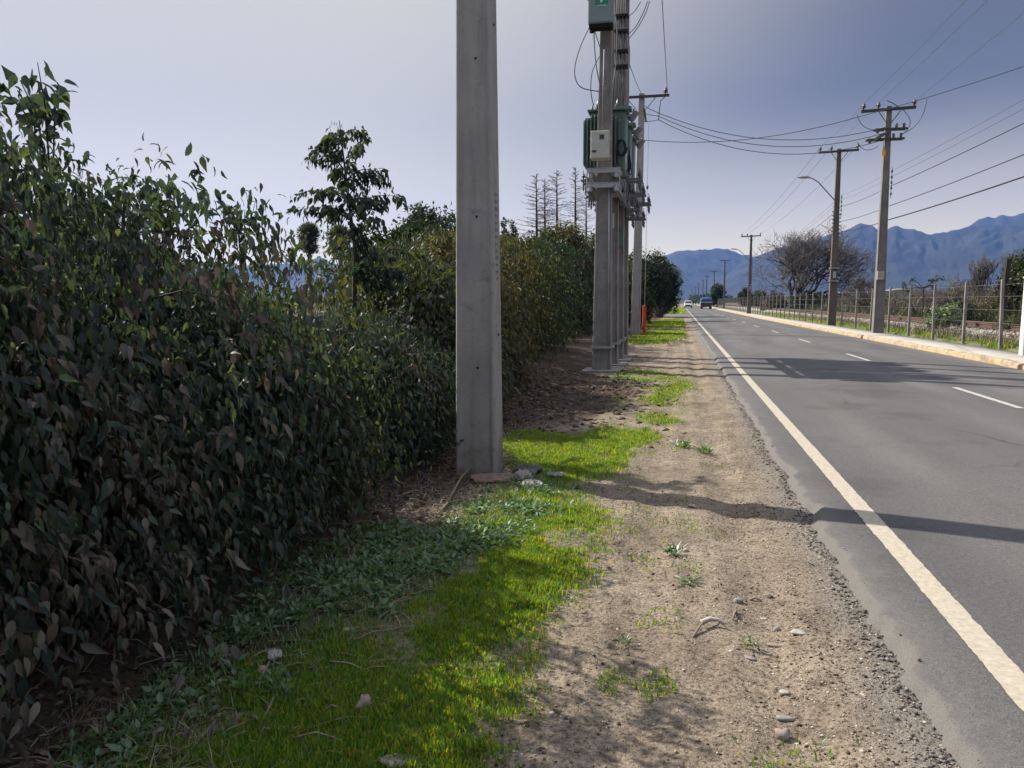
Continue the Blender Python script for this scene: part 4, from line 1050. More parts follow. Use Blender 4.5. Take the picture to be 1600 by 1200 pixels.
# leaf litter and dry bits under the hedge
x = -1.5 - 2.0 * g.random(9000) ** 0.8; y = 1.4 + 13 * g.random(9000) ** 1.5
k = (fbm(x * 2, y * 2, 3) > 0.36) & (g.random(len(x)) < sst(-1.35, -2.1, x) + 0.10); x, y = x[k], y[k]
D = np.stack([g.normal(0, 1, len(x)), g.normal(0, 1, len(x)), g.normal(0, 0.25, len(x))], -1); Nn = np.array([0, 0, 1.0]) + g.normal(0, 0.4, D.shape)
s = 0.5 + 0.7 * g.random(len(x))
parts = [leaf_arrays(np.stack([x, y, verge_z(x, y) + 0.008 + 0.02 * g.random(len(x))], -1), D, Nn, 0.052 * s, 0.024 * s, detail=True)]
tag(leaves_obj('leaf_litter', M['leafDry'], parts), 'brown fallen leaves lying under the hedge', 'leaf litter', kind='stuff')
m_ = MB()
for k in range(520):
    x = -1.25 - 1.6 * g.random(); y = 1.8 + 9 * g.random() ** 1.6; a = g.normal(0.6, 0.7); l_ = 0.08 + 0.35 * g.random() ** 2
    dx, dy = math.cos(a) * l_, math.sin(a) * l_; z1 = float(verge_z(np.array([x]), np.array([y]))[0]); z2 = float(verge_z(np.array([x + dx]), np.array([y + dy]))[0])
    r_ = 0.0015 + 0.003 * g.random()
    m_.tube([(x, y, z1 + 0.006), (x + dx * .5 + g.normal(0, .01), y + dy * .5, (z1 + z2) / 2 + 0.012 + 0.02 * g.random()), (x + dx, y + dy, z2 + 0.006)], [r_, r_, r_ * 0.6], 4)
tag(m_.build('dry_twigs', M['deadwood']), 'dry twigs strewn between the hedge and the grass', 'twigs', kind='stuff')
# dry straw bits
x = -1.3 - 1.3 * g.random(5000); y = 1.8 + 8 * g.random(5000) ** 1.4
kk = fbm(x * 2.2 + 4, y * 2.2, 3) > 0.46; x, y = x[kk], y[kk]
tag(leaves_obj('dry_straw', M['straw'], [blades(x, y, 0.06, g, 0.002, 2.2)]), 'dry straw stalks along the shaded hedge foot', 'straw', kind='stuff')
# gravel
def pebbles(x, y, z, r, g):
    oc = np.array([[1, 0, 0], [0, 1, 0], [-1, 0, 0], [0, -1, 0], [0, 0, 1], [0, 0, -1]], float)
    k = len(x); S = np.stack([0.7 + 0.8 * g.random(k), 0.7 + 0.8 * g.random(k), 0.4 + 0.4 * g.random(k)], -1) * r[:, None]
    a = g.random(k) * PI
    V = oc[None] * (0.8 + 0.4 * g.random((k, 6, 1))) * S[:, None]
    ca, sa = np.cos(a)[:, None], np.sin(a)[:, None]
    V = np.stack([V[..., 0] * ca - V[..., 1] * sa, V[..., 0] * sa + V[..., 1] * ca, V[..., 2]], -1) + np.stack([x, y, z], -1)[:, None]
    T = np.array([[0, 1, 4], [1, 2, 4], [2, 3, 4], [3, 0, 4], [1, 0, 5], [2, 1, 5], [3, 2, 5], [0, 3, 5]])
    return V.reshape(-1, 3), None, ((np.arange(k) * 6)[:, None, None] + T[None]).reshape(-1, 3)
M['gravel'] = leaf_mat('gravel_grain', [(0, (0.10, 0.085, 0.07)), (0.4, (0.24, 0.20, 0.165)), (0.8, (0.36, 0.31, 0.25)), (1, (0.5, 0.47, 0.42))], 0.0, gloss=0.0)
M['clod'] = leaf_mat('soil_clod', [(0, (0.035, 0.026, 0.02)), (0.6, (0.085, 0.062, 0.048)), (1, (0.17, 0.13, 0.10))], 0.0, gloss=0.0)
x = -1.0 + 2.0 * g.random(26000); y = 1.7 + 9 * g.random(26000) ** 1.5
k = g.random(len(x)) < 0.25 + 0.75 * sst(0.1, 0.9, x); x, y = x[k], y[k]
tag(leaves_obj('gravel', M['gravel'], [pebbles(x, y, verge_z(x, y) + 0.001, 0.0022 + 0.0055 * g.random(len(x)) ** 4 + 0.002 * g.random(len(x)), g)]), 'loose gravel grains on the sandy verge', 'gravel', kind='stuff')
x = -0.9 + 1.9 * g.random(14000); y = 1.7 + 8 * g.random(14000) ** 1.6
k = g.random(len(x)) < np.clip((fbm(x * 2.3 + 8, y * 2.3, 4) - 0.42) * 7, 0.04, 1) * (0.35 + 0.65 * sst(0.2, 0.75, x)); x, y = x[k], y[k]
tag(leaves_obj('dark_grit', M['clod'], [pebbles(x, y, verge_z(x, y) + 0.001, 0.0025 + 0.008 * g.random(len(x)) ** 3, g)]), 'dark specks of soil scattered on the sandy verge', 'grit', kind='stuff')
x = g.normal(-2.0, 0.95, 3600); y = g.normal(12.8, 2.6, 3600); k = (x < 0.1) & (y > 8.2); x, y = x[k], y[k]
x2 = -2.3 + 0.8 * g.random(1500); y2 = 2.0 + 6.5 * g.random(1500); x = np.concatenate([x, x2]); y = np.concatenate([y, y2])
tag(leaves_obj('soil_clods', M['clod'], [pebbles(x, y, verge_z(x, y), 0.008 + 0.035 * g.random(len(x)) ** 2.5 * np.where(y > 8, 1.5, 0.6), g)]), 'dark crumbled soil heaped beyond the near pole', 'soil', kind='stuff')
# asphalt crumbs along the broken road edge
y = 2.3 + 16 * g.random(3800) ** 1.4; x = road_edge(y) - 0.09 + g.normal(0, 0.042, len(y))
M['crumb'] = leaf_mat('asphalt_crumb', [(0, (0.06, 0.057, 0.053)), (0.7, (0.14, 0.13, 0.12)), (1, (0.24, 0.22, 0.2))], 0.0, gloss=0.0)
tag(leaves_obj('asphalt_crumbs', M['crumb'], [pebbles(x, y, np.where(x > road_edge(y), road_z(x, y), verge_z(x, y)) + 0.003, 0.003 + 0.011 * g.random(len(x)) ** 4, g)]), 'crumbs of asphalt along the broken road edge', 'rubble', kind='stuff')
# single stones
def stone(px, py, sx, sy, sz, mat, label, seed, rot=0.0):
    g = np.random.default_rng(seed); p = at_z(px, py, 0.0)
    V = []; n1, n2 = 12, 8
    rr = []
    for i in range(1, n2):
        th = PI * i / n2; ring = []
        for k in range(n1):
            a = 2 * PI * k / n1
            d = Vector((math.cos(a) * math.sin(th), math.sin(a) * math.sin(th), -math.cos(th)))
            q = 0.86 + 0.95 * (float(fbm(np.array([d.x * 1.5 + seed * 3.7 + d.z]), np.array([d.y * 1.5 + seed + d.z * 0.7]), 4, 0.6)[0]) - 0.5)
            q *= min(1.0, 0.93 / max(abs(d.x), abs(d.y), abs(d.z)))
            ring.append((d.x * sx * q, d.y * sy * q, d.z * sz * q))
        rr.append(ring)
    m_ = MB().rings(rr)
    z = float(verge_z(p[:1], p[1:2])[0])
    o = m_.build('stone', M[mat], loc=(p[0], p[1], z + sz * 0.45), smooth=True)
    o.rotation_euler = (0.1 * (g.random() - .5), 0.1, rot)
    return tag(o, label, 'stone', 'stones lying on the verge')
stone(570, 1105, 0.035, 0.05, 0.035, 'stone_pink', 'rounded pinkish stone sunk in the bright grass at the bottom', 1)
stone(1222, 1146, 0.034, 0.028, 0.028, 'stone_pink', 'upright pinkish stone on the sand near the bottom of the picture', 2)
stone(1154, 937, 0.032, 0.022, 0.018, 'stone', 'smooth oval grey pebble above the curved stick', 3, 0.4)
stone(1247, 990, 0.045, 0.03, 0.011, 'stone_pale', 'flat pale slab-like stone beside the dark clods near the road edge', 4, 0.2)
stone(1213, 981, 0.022, 0.018, 0.016, 'stone', 'small round grey stone just left of the flat pale slab', 5)
stone(1194, 960, 0.026, 0.018, 0.007, 'stone_pale', 'thin pale round flake between the oval pebble and the slab', 6)
stone(1172, 1027, 0.036, 0.018, 0.008, 'stone', 'narrow greenish grey flake below the small grass tuft', 7, -0.3)
stone(1211, 1005, 0.034, 0.014, 0.012, 'stone_pink', 'long thin reddish stone chip below the round grey stone', 8, -0.1)
stone(1228, 1118, 0.045, 0.02, 0.012, 'stone', 'long grey flat stone just above the upright pinkish one', 9, 0.15)
stone(762, 903, 0.022, 0.018, 0.016, 'paper', 'small white stone in the shaded grass', 10)
stone(545, 985, 0.05, 0.02, 0.014, 'stone_pale', 'pale flat stone at the upper edge of the thick grass', 11, 0.3)
stone(560, 911, 0.06, 0.04, 0.018, 'stone_dark', 'broad dull flat stone among the shaded weeds', 12)
stone(410, 1050, 0.03, 0.022, 0.026, 'stone_pink', 'pinkish stone on bare dark soil left of the grass', 13)
stone(345, 1068, 0.024, 0.02, 0.016, 'stone', 'grey stone on dark soil nearest the hedge foot', 14)
stone(368, 1053, 0.026, 0.02, 0.016, 'stone_dark', 'dark grey stone between two lighter ones on the soil', 15)
stone(1203, 927, 0.022, 0.017, 0.014, 'stone_dark', 'small dark angular stone nearest the broken asphalt', 16)
stone(1226, 1078, 0.03, 0.02, 0.007, 'stone_pale', 'pale greenish flat stone right of the sand centre', 17, 0.3)
stone(905, 826, 0.05, 0.03, 0.02, 'stone', 'grey stone at the tip of the grass beside the pole shadow', 18, 0.5)
stone(1082, 793, 0.04, 0.03, 0.015, 'stone_pale', 'pale stone lying inside the shadow of the near pole', 19)
stone(632, 1190, 0.10, 0.05, 0.012, 'stone', 'flat grey stone on the bare soil patch at the bottom edge', 20, 0.2)
stone(1072, 860, 0.02, 0.016, 0.014, 'stone_pale', 'whitish pebble at the foot of the dark rosette weed', 21)
stone(985, 868, 0.024, 0.012, 0.012, 'stone_pale', 'little pale chip left of the rosette weed', 22, 0.7)
# curved sticks
def stick(pts, r, label, mat='deadwood'):
    P = [];
    for px, py, dz in pts:
        p = at_z(px, py, 0); P.append((p[0], p[1], float(verge_z(p[:1], p[1:2])[0]) + r * 0.7 + dz))
    tag(MB().tube(P, list(np.linspace(r, r * 0.5, len(P))), 6).build('stick', M[mat], smooth=True), label, 'stick', 'sticks lying on the verge')
stick([(1083, 998, 0), (1094, 986, 0.02), (1106, 977, 0.03), (1115, 971, 0.03)], 0.006, 'thin dark stick leaning over the pale bark strip')
stick([(1096, 982, 0.02), (1110, 979, 0.028), (1122, 980, 0.025), (1132, 983, 0.01)], 0.014, 'thick pale curved piece of bark on the open sand', 'stone_pale')
stick([(1150, 957, 0), (1147, 963, 0.01), (1145, 970, 0)], 0.008, 'short dark stick below the oval grey pebble')
stick([(1172, 932, 0.0), (1181, 932, 0.01), (1190, 934, 0)], 0.008, 'dark stick touching the oval pebble on its right')
stick([(695, 795, 0.01), (720, 755, 0.04), (745, 735, 0.08), (775, 712, 0.2)], 0.012, 'long thin branch propped against the foot of the near pole')
stick([(660, 830, 0.01), (700, 790, 0.02), (735, 780, 0.02)], 0.008, 'thin dead branch on the litter left of the brick')
stick([(395, 1078, 0.0), (410, 1064, 0.02), (422, 1050, 0.05)], 0.007, 'pale stick standing up beside the pinkish stone on dark soil')
# rubbish at the foot of the near pole
def slab(px, py, size, mat, label, name, cat, rot=0.0, tilt=0.15, seed=1):
    g = np.random.default_rng(seed); p = at_z(px, py, 0); sx, sy, sz = size; n1, n2 = 26, 15
    x, y = np.meshgrid(np.linspace(-.5, .5, n1), np.linspace(-.5, .5, n2))
    jx = x * sx * (1 + 0.15 * (fbm(y * 4 + seed, x * 0, 3) - .5) * 2); jy = y * sy * (1 + 0.3 * (fbm(x * 4 + seed, y * 0 + 4, 3) - .5) * 2)
    zt = sz * (0.5 + 1.3 * (fbm(x * 9 + seed, y * 6, 4, 0.65) - 0.5)) * np.clip(1.3 - 1.1 * (np.abs(x) ** 4 + np.abs(y) ** 4) * 10, 0.35, 1); zb = zt - sz * 0.8
    V = np.concatenate([np.stack([jx, jy, zt], -1).reshape(-1, 3), np.stack([jx, jy, zb], -1).reshape(-1, 3)])
    I = np.arange(n1 * n2).reshape(n2, n1); T = np.stack([I[:-1, :-1], I[:-1, 1:], I[1:, 1:], I[1:, :-1]], -1).reshape(-1, 4)
    B = T[:, ::-1] + n1 * n2
    rim = np.concatenate([I[0], I[1:, -1], I[-1, -2::-1], I[-2:0:-1, 0]]); r2 = np.roll(rim, -1)
    S = np.stack([rim, rim + n1 * n2, r2 + n1 * n2, r2], -1)
    o = np_mesh(name, V, np.concatenate([T, B, S]), mat=M[mat], loc=(p[0], p[1], float(verge_z(p[:1], p[1:2])[0]) + sz * 0.5 + 0.02))
    o.rotation_euler = (tilt, 0.03, rot)
    return tag(o, label, cat)
slab(772, 752, (0.40, 0.20, 0.024), 'brick', 'broken reddish slab lying at the foot of the near pole', 'broken_slab', 'slab', 0.45, 0.12, 2)
slab(832, 762, (0.17, 0.10, 0.04), 'paper', 'crumpled pale paper right of the reddish slab', 'crumpled_paper', 'litter', 0.2, 0.2, 3)
slab(818, 752, (0.12, 0.10, 0.07), 'stone_pale', 'chunk of pale rubble touching the crumpled paper', 'rubble_chunk', 'rubble', 0.9, 0.3, 4)
slab(824, 740, (0.24, 0.14, 0.05), 'rag', 'dark grey heap of rags beside the near pole', 'rag_heap', 'litter', -0.3, 0.2, 5)
slab(868, 748, (0.16, 0.07, 0.03), 'stone', 'thin grey flake in the grass beyond the crumpled paper', 'stone_flake', 'stone', 0.1, 0.1, 6)
slab(430, 1035, (0.06, 0.045, 0.03), 'stone_pale', 'small pale lump on dark soil above the thick grass', 'soil_lump', 'stone', 0.5, 0.2, 7)
# single weeds on the sand
def rosette(px, py, rad, mat, label, seed, nl=26, up=0.55, name='rosette_weed'):
    g = np.random.default_rng(seed); p = at_z(px, py, 0); z = float(verge_z(p[:1], p[1:2])[0])
    a = g.random(nl) * 2 * PI; el = up * g.random(nl) * 2
    D = np.stack([np.cos(a) * np.cos(el), np.sin(a) * np.cos(el), np.sin(el)], -1)
    s = 0.35 + 0.65 * g.random(nl)
    nl0 = D * 0.01 + g.normal(0, rad * 0.25, D.shape) * np.array([1, 1, 0.0])
    o = leaves_obj(name, M[mat], [leaf_arrays(nl0, D, np.array([0, 0, 1.0]) + g.normal(0, 0.3, D.shape), rad * s, rad * 0.22 * s, detail=True)], loc=(p[0], p[1], z + 0.01))
    return tag(o, label, 'weed', 'single weeds on the sand')
rosette(1052, 866, 0.10, 'leafBright', 'dark green rosette weed alone in the middle of the sand', 1, 40)
rosette(1068, 699, 0.16, 'leafBright', 'weed tuft in the pale gravel, left of its smaller neighbour', 2, 36)
rosette(1101, 708, 0.13, 'leafBright', 'smaller weed tuft, nearer to the road of two in the gravel', 3, 30)
rosette(1176, 1012, 0.06, 'leafBright', 'thin yellowish weed beside the reddish stone chip', 4, 30)
rosette(1072, 912, 0.08, 'leafBright', 'sparse flat weed below the rosette weed', 5, 26, 0.2)
rosette(975, 1000, 0.05, 'leafBright', 'tiny weed sprout left of the curved bark', 6, 22)

# ------------------------------------------------------------------ poles
def pole_ring(a, b, z, ox=0.0, oy=0.0, lip=0.07, sl=0.22, rec=0.16):
    c_ = min(a, b) * 0.07; l_ = a * lip; s_ = a * sl; r_ = b * 2 * rec
    P = [(-a + c_, -b), (-a + l_ + c_, -b), (-a + l_ + s_ + c_, -b + r_), (a - l_ - s_ - c_, -b + r_), (a - l_ - c_, -b), (a - c_, -b),
         (a, -b + c_), (a, b - c_), (a - c_, b), (a - l_ - c_, b), (a - l_ - s_ - c_, b - r_), (-a + l_ + s_ + c_, b - r_), (-a + l_ + c_, b), (-a + c_, b), (-a, b - c_), (-a, -b + c_)]
    return [(x + ox, y + oy, z) for x, y in P]
def shaft(t, H, w0, d0, w1, d1, mat='concrete', lean=(0, 0), rec=0.16, holes=True, nseg=12):
    rr = []
    for k in range(nseg + 1):
        f = k / nseg; z = -0.3 + (H + 0.3) * f
        rr.append(pole_ring((w0 + (w1 - w0) * f) / 2, (d0 + (d1 - d0) * f) / 2, z, lean[0] * z, lean[1] * z, rec=rec))
    MB().rings(rr).build('shaft', M[mat], t)
    if holes:
        z = 1.0; k = 0
        while z < H - 0.4:
            f = z / H; y = -(d0 + (d1 - d0) * f) / 2 * (1 - 2 * rec) + lean[1] * z
            MB().lathe([(0.011, -0.01), (0.011, 0.003)], (lean[0] * z + 0.015, y, z), (0, -1, 0), 8).build('bolt_hole', M['hole'], t)
            x = (w0 + (w1 - w0) * f) / 2 + lean[0] * z
            if k % 2 == 0: MB().lathe([(0.012, -0.01), (0.012, 0.003)], (x, lean[1] * z, z + 0.3), (1, 0, 0), 8).build('bolt_hole', M['hole'], t)
            z += 1.35; k += 1
def insulator(o, axis=(0, 0, 1), s=1.0):
    return MB().lathe([(0.02 * s, 0), (0.02 * s, 0.05 * s), (0.06 * s, 0.055 * s), (0.05 * s, 0.08 * s), (0.035 * s, 0.09 * s), (0.075 * s, 0.10 * s), (0.065 * s, 0.13 * s), (0.035 * s, 0.14 * s), (0.05 * s, 0.17 * s), (0.03 * s, 0.20 * s)], o, axis, 10)
# near pole
P1 = at_z(745, 738)
near = thing('concrete_pole', 'thick grey concrete pole nearest the camera, its foot among litter and grass', 'utility pole', (-1.795, 6.85, 0), R(0))
shaft(near, 11.5, 0.385, 0.32, 0.165, 0.15, 'concrete_near', lean=(0.0, -0.012), rec=0.13)
mk = MB()
gg = np.random.default_rng(4)
for k in range(13):       # worn stamped marks down the road-side face, not readable
    z = 2.55 - k * 0.062; x = (0.385 - 0.22 * z / 11.5) / 2
    for q in range(2):
        mk.box((x + 0.001, -0.03 + 0.05 * q + gg.normal(0, .004) - 0.012 * z, z), (0.004, 0.012 + 0.02 * gg.random(), 0.012 + 0.02 * gg.random()))
mk.build('stamped_marks', M['concrete_weathered'], near)
# row of four poles carrying transformers
ROW_X = -1.72
ROW_Y = [17.75, 19.5, 21.1, 22.6]
poles = []
plabs = ['front concrete pole of the transformer row, with the beige box', 'second concrete pole of the transformer row', 'third concrete pole of the transformer row', 'last concrete pole of the transformer row']
for k, Y in enumerate(ROW_Y):
    t = thing('concrete_pole', plabs[k], 'utility pole', (ROW_X + 0.02 * k, Y, 0), 0, 'concrete poles of the transformer row')
    shaft(t, 11.2, 0.44, 0.36, 0.17, 0.16, 'concrete_weathered', holes=(k == 0))
    MB().box((0, 0, 0.01), (0.85, 0.85, 0.07)).build('footing', M['concrete_weathered'], t, bevel=0.015)
    c_ = MB(); 
    for s in (-1, 1):
        c_.box((0, s * 0.195, 0.56), (0.52, 0.03, 0.06)); c_.box((s * 0.235, 0, 0.56), (0.02, 0.40, 0.05)); c_.tube([(s * 0.25, -0.25, 0.56), (s * 0.25, 0.25, 0.56)], 0.008, 6)
    c_.build('steel_clamp', M['galv'], t)
    poles.append(t)
# conduits on the front pole
MB().tube([(-0.03, -0.20, 4.9), (-0.03, -0.185, 6.2), (-0.02, -0.175, 7.1)], 0.018, 8).build('conduit', M['steel_grey'], poles[0], smooth=True)
MB().tube([(0.14, -0.215, 0.6), (0.14, -0.20, 2.5), (0.12, -0.195, 4.2)], 0.014, 8).build('conduit', M['galv'], poles[0], smooth=True)
# fuse crossarms on the rear three poles
def fuse_arm(t, z, y, half, n_f):
    a = MB(); a.box((0, y, z), (half * 2, 0.05, 0.06)); a.box((0, -y, z), (half * 2, 0.05, 0.06)); o = a.build('crossarm', M['steel_grey'], t)
    for k in range(n_f):
        x = -half + 0.06 + (2 * half - 0.12) * k / (n_f - 1)
        if abs(x) < 0.2: continue
        for sy in (y, -y):
            i_ = insulator((x, sy, z + 0.03), (0, 0, 1), 0.7)
            i_.tube([(x, sy, z + 0.15), (x, sy, z + 0.27)], 0.009, 6)
            i_.build('insulator', M['porcelain'], o, smooth=True)
            h_ = MB().lathe([(0.01, 0), (0.022, 0.03), (0.03, 0.08), (0.02, 0.12), (0.03, 0.15), (0.008, 0.22)], (x, sy, z - 0.03), (0, 0, -1), 8)
            h_.build('fuse_holder', M['cable_grey'], o, smooth=True)
for k, (zz, hf) in enumerate([(4.55, 0.74), (4.42, 0.74), (4.35, 0.80)]):
    fuse_arm(poles[k + 1], zz, 0.24, hf, 5)
    fuse_arm(poles[k + 1], zz - 0.40, 0.24, hf - 0.14, 5)
# top crossarm of the last pole, out of the frame for its most part
ta = MB().box((0, -0.16, 10.02), (2.1, 0.09, 0.10)).build('crossarm', M['steel_dark'], poles[3])
for x in (-0.95, -0.5, 0.95): insulator((x, -0.16, 10.07)).build('insulator', M['porcelain'], ta, smooth=True)
# steel platform
pl = thing('steel_platform', 'galvanised steel beams joining the transformer poles under the green tanks', 'platform', (ROW_X, 20.2, 0))
b_ = MB()
for z in (4.09, 4.39):
    for s in (-1, 1):
        b_.box((s * 0.285, 0, z), (0.06, 5.6, 0.12)); b_.box((s * 0.255, 0, z + 0.055), (0.08, 5.6, 0.012)); b_.box((s * 0.33, 0, z - 0.055), (0.06, 5.6, 0.012))
b_.build('long_beams', M['galv'], pl)
for yy in ROW_Y:
    for s in (-0.24, 0.24):
        for z in (4.17, 4.49):
            MB().box((0, yy - 20.2 + s, z), (0.74, 0.06, 0.10)).box((0, yy - 20.2 + s, z + 0.0555), (0.74, 0.10, 0.012)).build('cross_beam', M['galv'], pl)
b_ = MB()
for yy in ROW_Y:
    for s in (-1, 1): b_.tube([(s * 0.36, yy - 20.2 - 0.27, 4.06), (s * 0.36, yy - 20.2 - 0.27, 4.52)], 0.012, 6)
b_.build('tie_rods', M['galv'], pl)
# transformers
def transformer(y, label):
    t = thing('transformer', label, 'transformer', (ROW_X - 0.03, y, 4.555), 0, 'green transformers on the pole platform')
    k = MB(); k.box((0.05, 0, 0.62), (0.72, 0.86, 1.20)); k.box((0.05, 0, 0.04), (0.62, 0.8, 0.08)); k.build('tank', M['green_paint'], t, bevel=0.04)
    f = MB()
    for i in range(11):
        x = -0.44 + i * 0.073; e_ = abs(i - 5) / 5.0
        zz = 0.05 + 0.10 * max(0, e_ - 0.55) / 0.45; zt = 1.14 - 0.10 * max(0, e_ - 0.55) / 0.45
        dd = 0.16 if abs(i - 5) < 5 else 0.11
        for s in (-1, 1):
            yy = s * 0.43
            ring = [(yy, zz), (yy + s * dd * 0.7, zz), (yy + s * dd, zz + 0.06), (yy + s * dd, zt - 0.06), (yy + s * dd * 0.7, zt), (yy, zt)]
            f.rings([[(x - 0.014, a, b) for a, b in ring], [(x + 0.014, a, b) for a, b in ring]])
    for i in range(9):
        yy = -0.40 + i * 0.1
        ring = [(-0.30, 0.10), (-0.42, 0.10), (-0.46, 0.18), (-0.46, 1.02), (-0.42, 1.10), (-0.30, 1.10)]
        f.rings([[(a, yy - 0.012, b) for a, b in ring], [(a, yy + 0.012, b) for a, b in ring]])
    f.build('cooling_fins', M['green_paint'], t)
    k = MB(); k.box((0.04, 0, 1.235), (0.84, 1.0, 0.035)); k.box((0.36, 0.0, 1.32), (0.30, 0.34, 0.07)); k.build('lid', M['green_paint'], t, bevel=0.008)
    for x in (-0.26, -0.05, 0.16):
        i_ = MB().lathe([(0.05, 0)] + [q for n_ in range(4) for q in ((0.07, 0.03 + n_ * 0.06), (0.04, 0.055 + n_ * 0.06))] + [(0.02, 0.3), (0.02, 0.36)], (x, 0.22, 1.25), (0.1, 0.15, 1), 10)
        i_.build('bushing', M['porcelain'], t, smooth=True)
    for x in (-0.3, -0.1, 0.1):
        MB().lathe([(0.03, 0), (0.045, 0.03), (0.03, 0.06), (0.02, 0.12)], (x, -0.3, 1.25), (0, 0, 1), 8).build('bushing', M['polymer'], t, smooth=True)
    i_ = MB(); i_.tube([(0.5, 0, 1.10), (0.62, 0, 1.27)], [0.062, 0.062], 10); i_.tube([(0.49, 0, 1.08), (0.5, 0, 1.10)], [0.04, 0.05], 10); i_.build('surge_arrester', M['polymer'], t)
    MB().box((0.46, 0, 1.20), (0.12, 0.06, 0.05)).build('bracket', M['galv'], t)
    MB().box((0.415, -0.22, 0.30), (0.006, 0.16, 0.22)).build('rating_plate', M['white'], t)
    t.scale = (1.10, 1.0, 1.13)
    return t
transformer(18.62, 'green finned transformer nearest the camera, behind the beige box')
transformer(20.3, 'green finned transformer in the middle of the pole row')
transformer(21.85, 'green finned transformer at the far end of the pole row')
# boxes on the poles
def cabinet(p, size, mat, name, label, bottom=True):
    t = thing(name, label, 'cabinet', p)
    w_, d_, h_ = size
    MB().box((0, 0, h_ / 2), (w_, d_, h_)).build('housing', M[mat], t, bevel=0.012)
    MB().box((0, -d_ / 2 - 0.008, h_ / 2), (w_ * 0.94, 0.016, h_ * 0.95)).build('door', M[mat], t, bevel=0.006)
    return t
p = at_Y(939.5, 40, 17.4)
cb = cabinet((p[0], 17.38, p[2]), (0.54, 0.28, 0.95), 'grey_green', 'switch_cabinet', 'grey-green cabinet with a green sticker high on the front pole')
st = MB().box((0.02, -0.158, 0.44), (0.27, 0.004, 0.14)).build('sticker', M['green_sticker'], cb)
MB().add([(0.0, -0.162, 0.415), (0.045, -0.162, 0.44), (0.02, -0.162, 0.48), (-0.02, -0.162, 0.44)], [(0, 1, 2, 3)]).box((0.02, -0.1615, 0.355), (0.2, 0.002, 0.012)).build('emblem', M['white'], st)
k = MB(); k.box((0, 0, -0.045), (0.5, 0.24, 0.08)); k.lathe([(0.05, 0), (0.05, 0.1)], (-0.2, 0, -0.14)); k.lathe([(0.05, 0), (0.05, 0.1)], (0.17, 0, -0.12)); k.build('cable_glands', M['hole'], cb)
MB().box((-0.30, 0, 0.62), (0.06, 0.2, 0.03)).tube([(-0.33, 0, 0.6), (-0.33, 0, 0.95)], 0.012).build('bracket', M['galv'], cb)
p = at_Y(938, 250, 17.4)
cb = cabinet((p[0], 17.36, p[2]), (0.40, 0.24, 0.60), 'beige', 'control_box', 'beige control box with a small dark window on the front pole')
MB().box((0.045, -0.138, 0.46), (0.10, 0.006, 0.10)).build('window', M['glass'], cb)
MB().box((-0.12, -0.138, 0.16), (0.09, 0.006, 0.05)).build('latch', M['steel_dark'], cb)
k = MB()
for z in (0.06, 0.44): k.box((0.215, -0.05, z), (0.03, 0.06, 0.05)); k.box((-0.212, -0.05, z), (0.02, 0.05, 0.04))
k.build('hinges', M['beige'], cb)
p = at_Y(953.5, 358, 19.3); cb = cabinet((p[0], 19.22, p[2]), (0.19, 0.12, 0.38), 'beige', 'meter_box', 'small pale box low on the second transformer pole')
p = at_Y(967, 385, 20.8); cb = cabinet((p[0], 20.82, p[2]), (0.24, 0.16, 0.46), 'green_paint', 'meter_box', 'small green box on the third transformer pole')
# cables round the transformers
def cable(name, pts, r, label, mat='cable_grey', cat='cable', group='cables on the transformer poles', n=6, sub=8):
    P = np.array(pts, float); out_ = []
    for i in range(len(P) - 1):
        p0 = P[max(i - 1, 0)]; p1 = P[i]; p2 = P[i + 1]; p3 = P[min(i + 2, len(P) - 1)]
        for t_ in np.linspace(0, 1, sub, endpoint=False):
            out_.append(0.5 * ((2 * p1) + (-p0 + p2) * t_ + (2 * p0 - 5 * p1 + 4 * p2 - p3) * t_ ** 2 + (-p0 + 3 * p1 - 3 * p2 + p3) * t_ ** 3))
    out_.append(P[-1])
    return tag(MB().tube(out_, r, n).build(name, M[mat], smooth=True), label, cat, group)
def pc(l, Y): return [at_Y(a, b, Y) for a, b in l]
cable('cable', pc([(921, 42), (908, 70), (899, 100), (899, 122), (909, 137), (936, 143)], 17.5), 0.012, 'wide loop of cable hanging left of the front transformer pole')
cable('cable', pc([(928, 48), (929, 75), (932, 105), (938, 136)], 17.45), 0.012, 'cable dropping straight from the grey-green cabinet')
cable('cable', pc([(938, 86), (926, 110), (923, 135), (925, 155), (928, 165)], 17.9), 0.012, 'short cable loop down to the left bushing')
cable('cable', pc([(929, 47), (933, 60), (940, 82)], 17.45), 0.010, 'thin cable curving from the cabinet to the pole')
cable('cable', pc([(961, 20), (964, 45), (963, 85), (960, 120), (954, 140), (953, 158)], 18.4), 0.012, 'pale cable running down the inner side of the pole', 'polymer')
cable('cable', pc([(966, 60), (970, 85), (975, 110), (972, 130), (967, 158)], 19.2), 0.012, 'cable bowed between the pole and the transformer lid')
cable('cable', pc([(976, 40), (982, 65), (984, 85), (982, 120), (979, 165)], 20.2), 0.011, 'cable running down beside the rear poles to the arrester')
cable('cable', pc([(1001, 3), (992, 17), (978, 29)], 22.4), 0.012, 'short slack cable from the top crossarm to the pole')
cable('cable', pc([(1012, 2), (1005, 20), (993, 42), (980, 55)], 22.4), 0.012, 'slack cable from the crossarm, inner of two side by side')
cable('cable', pc([(1015, 2), (1009, 20), (997, 42), (983, 60), (972, 70)], 22.4), 0.012, 'slack cable from the crossarm, outer of two side by side')
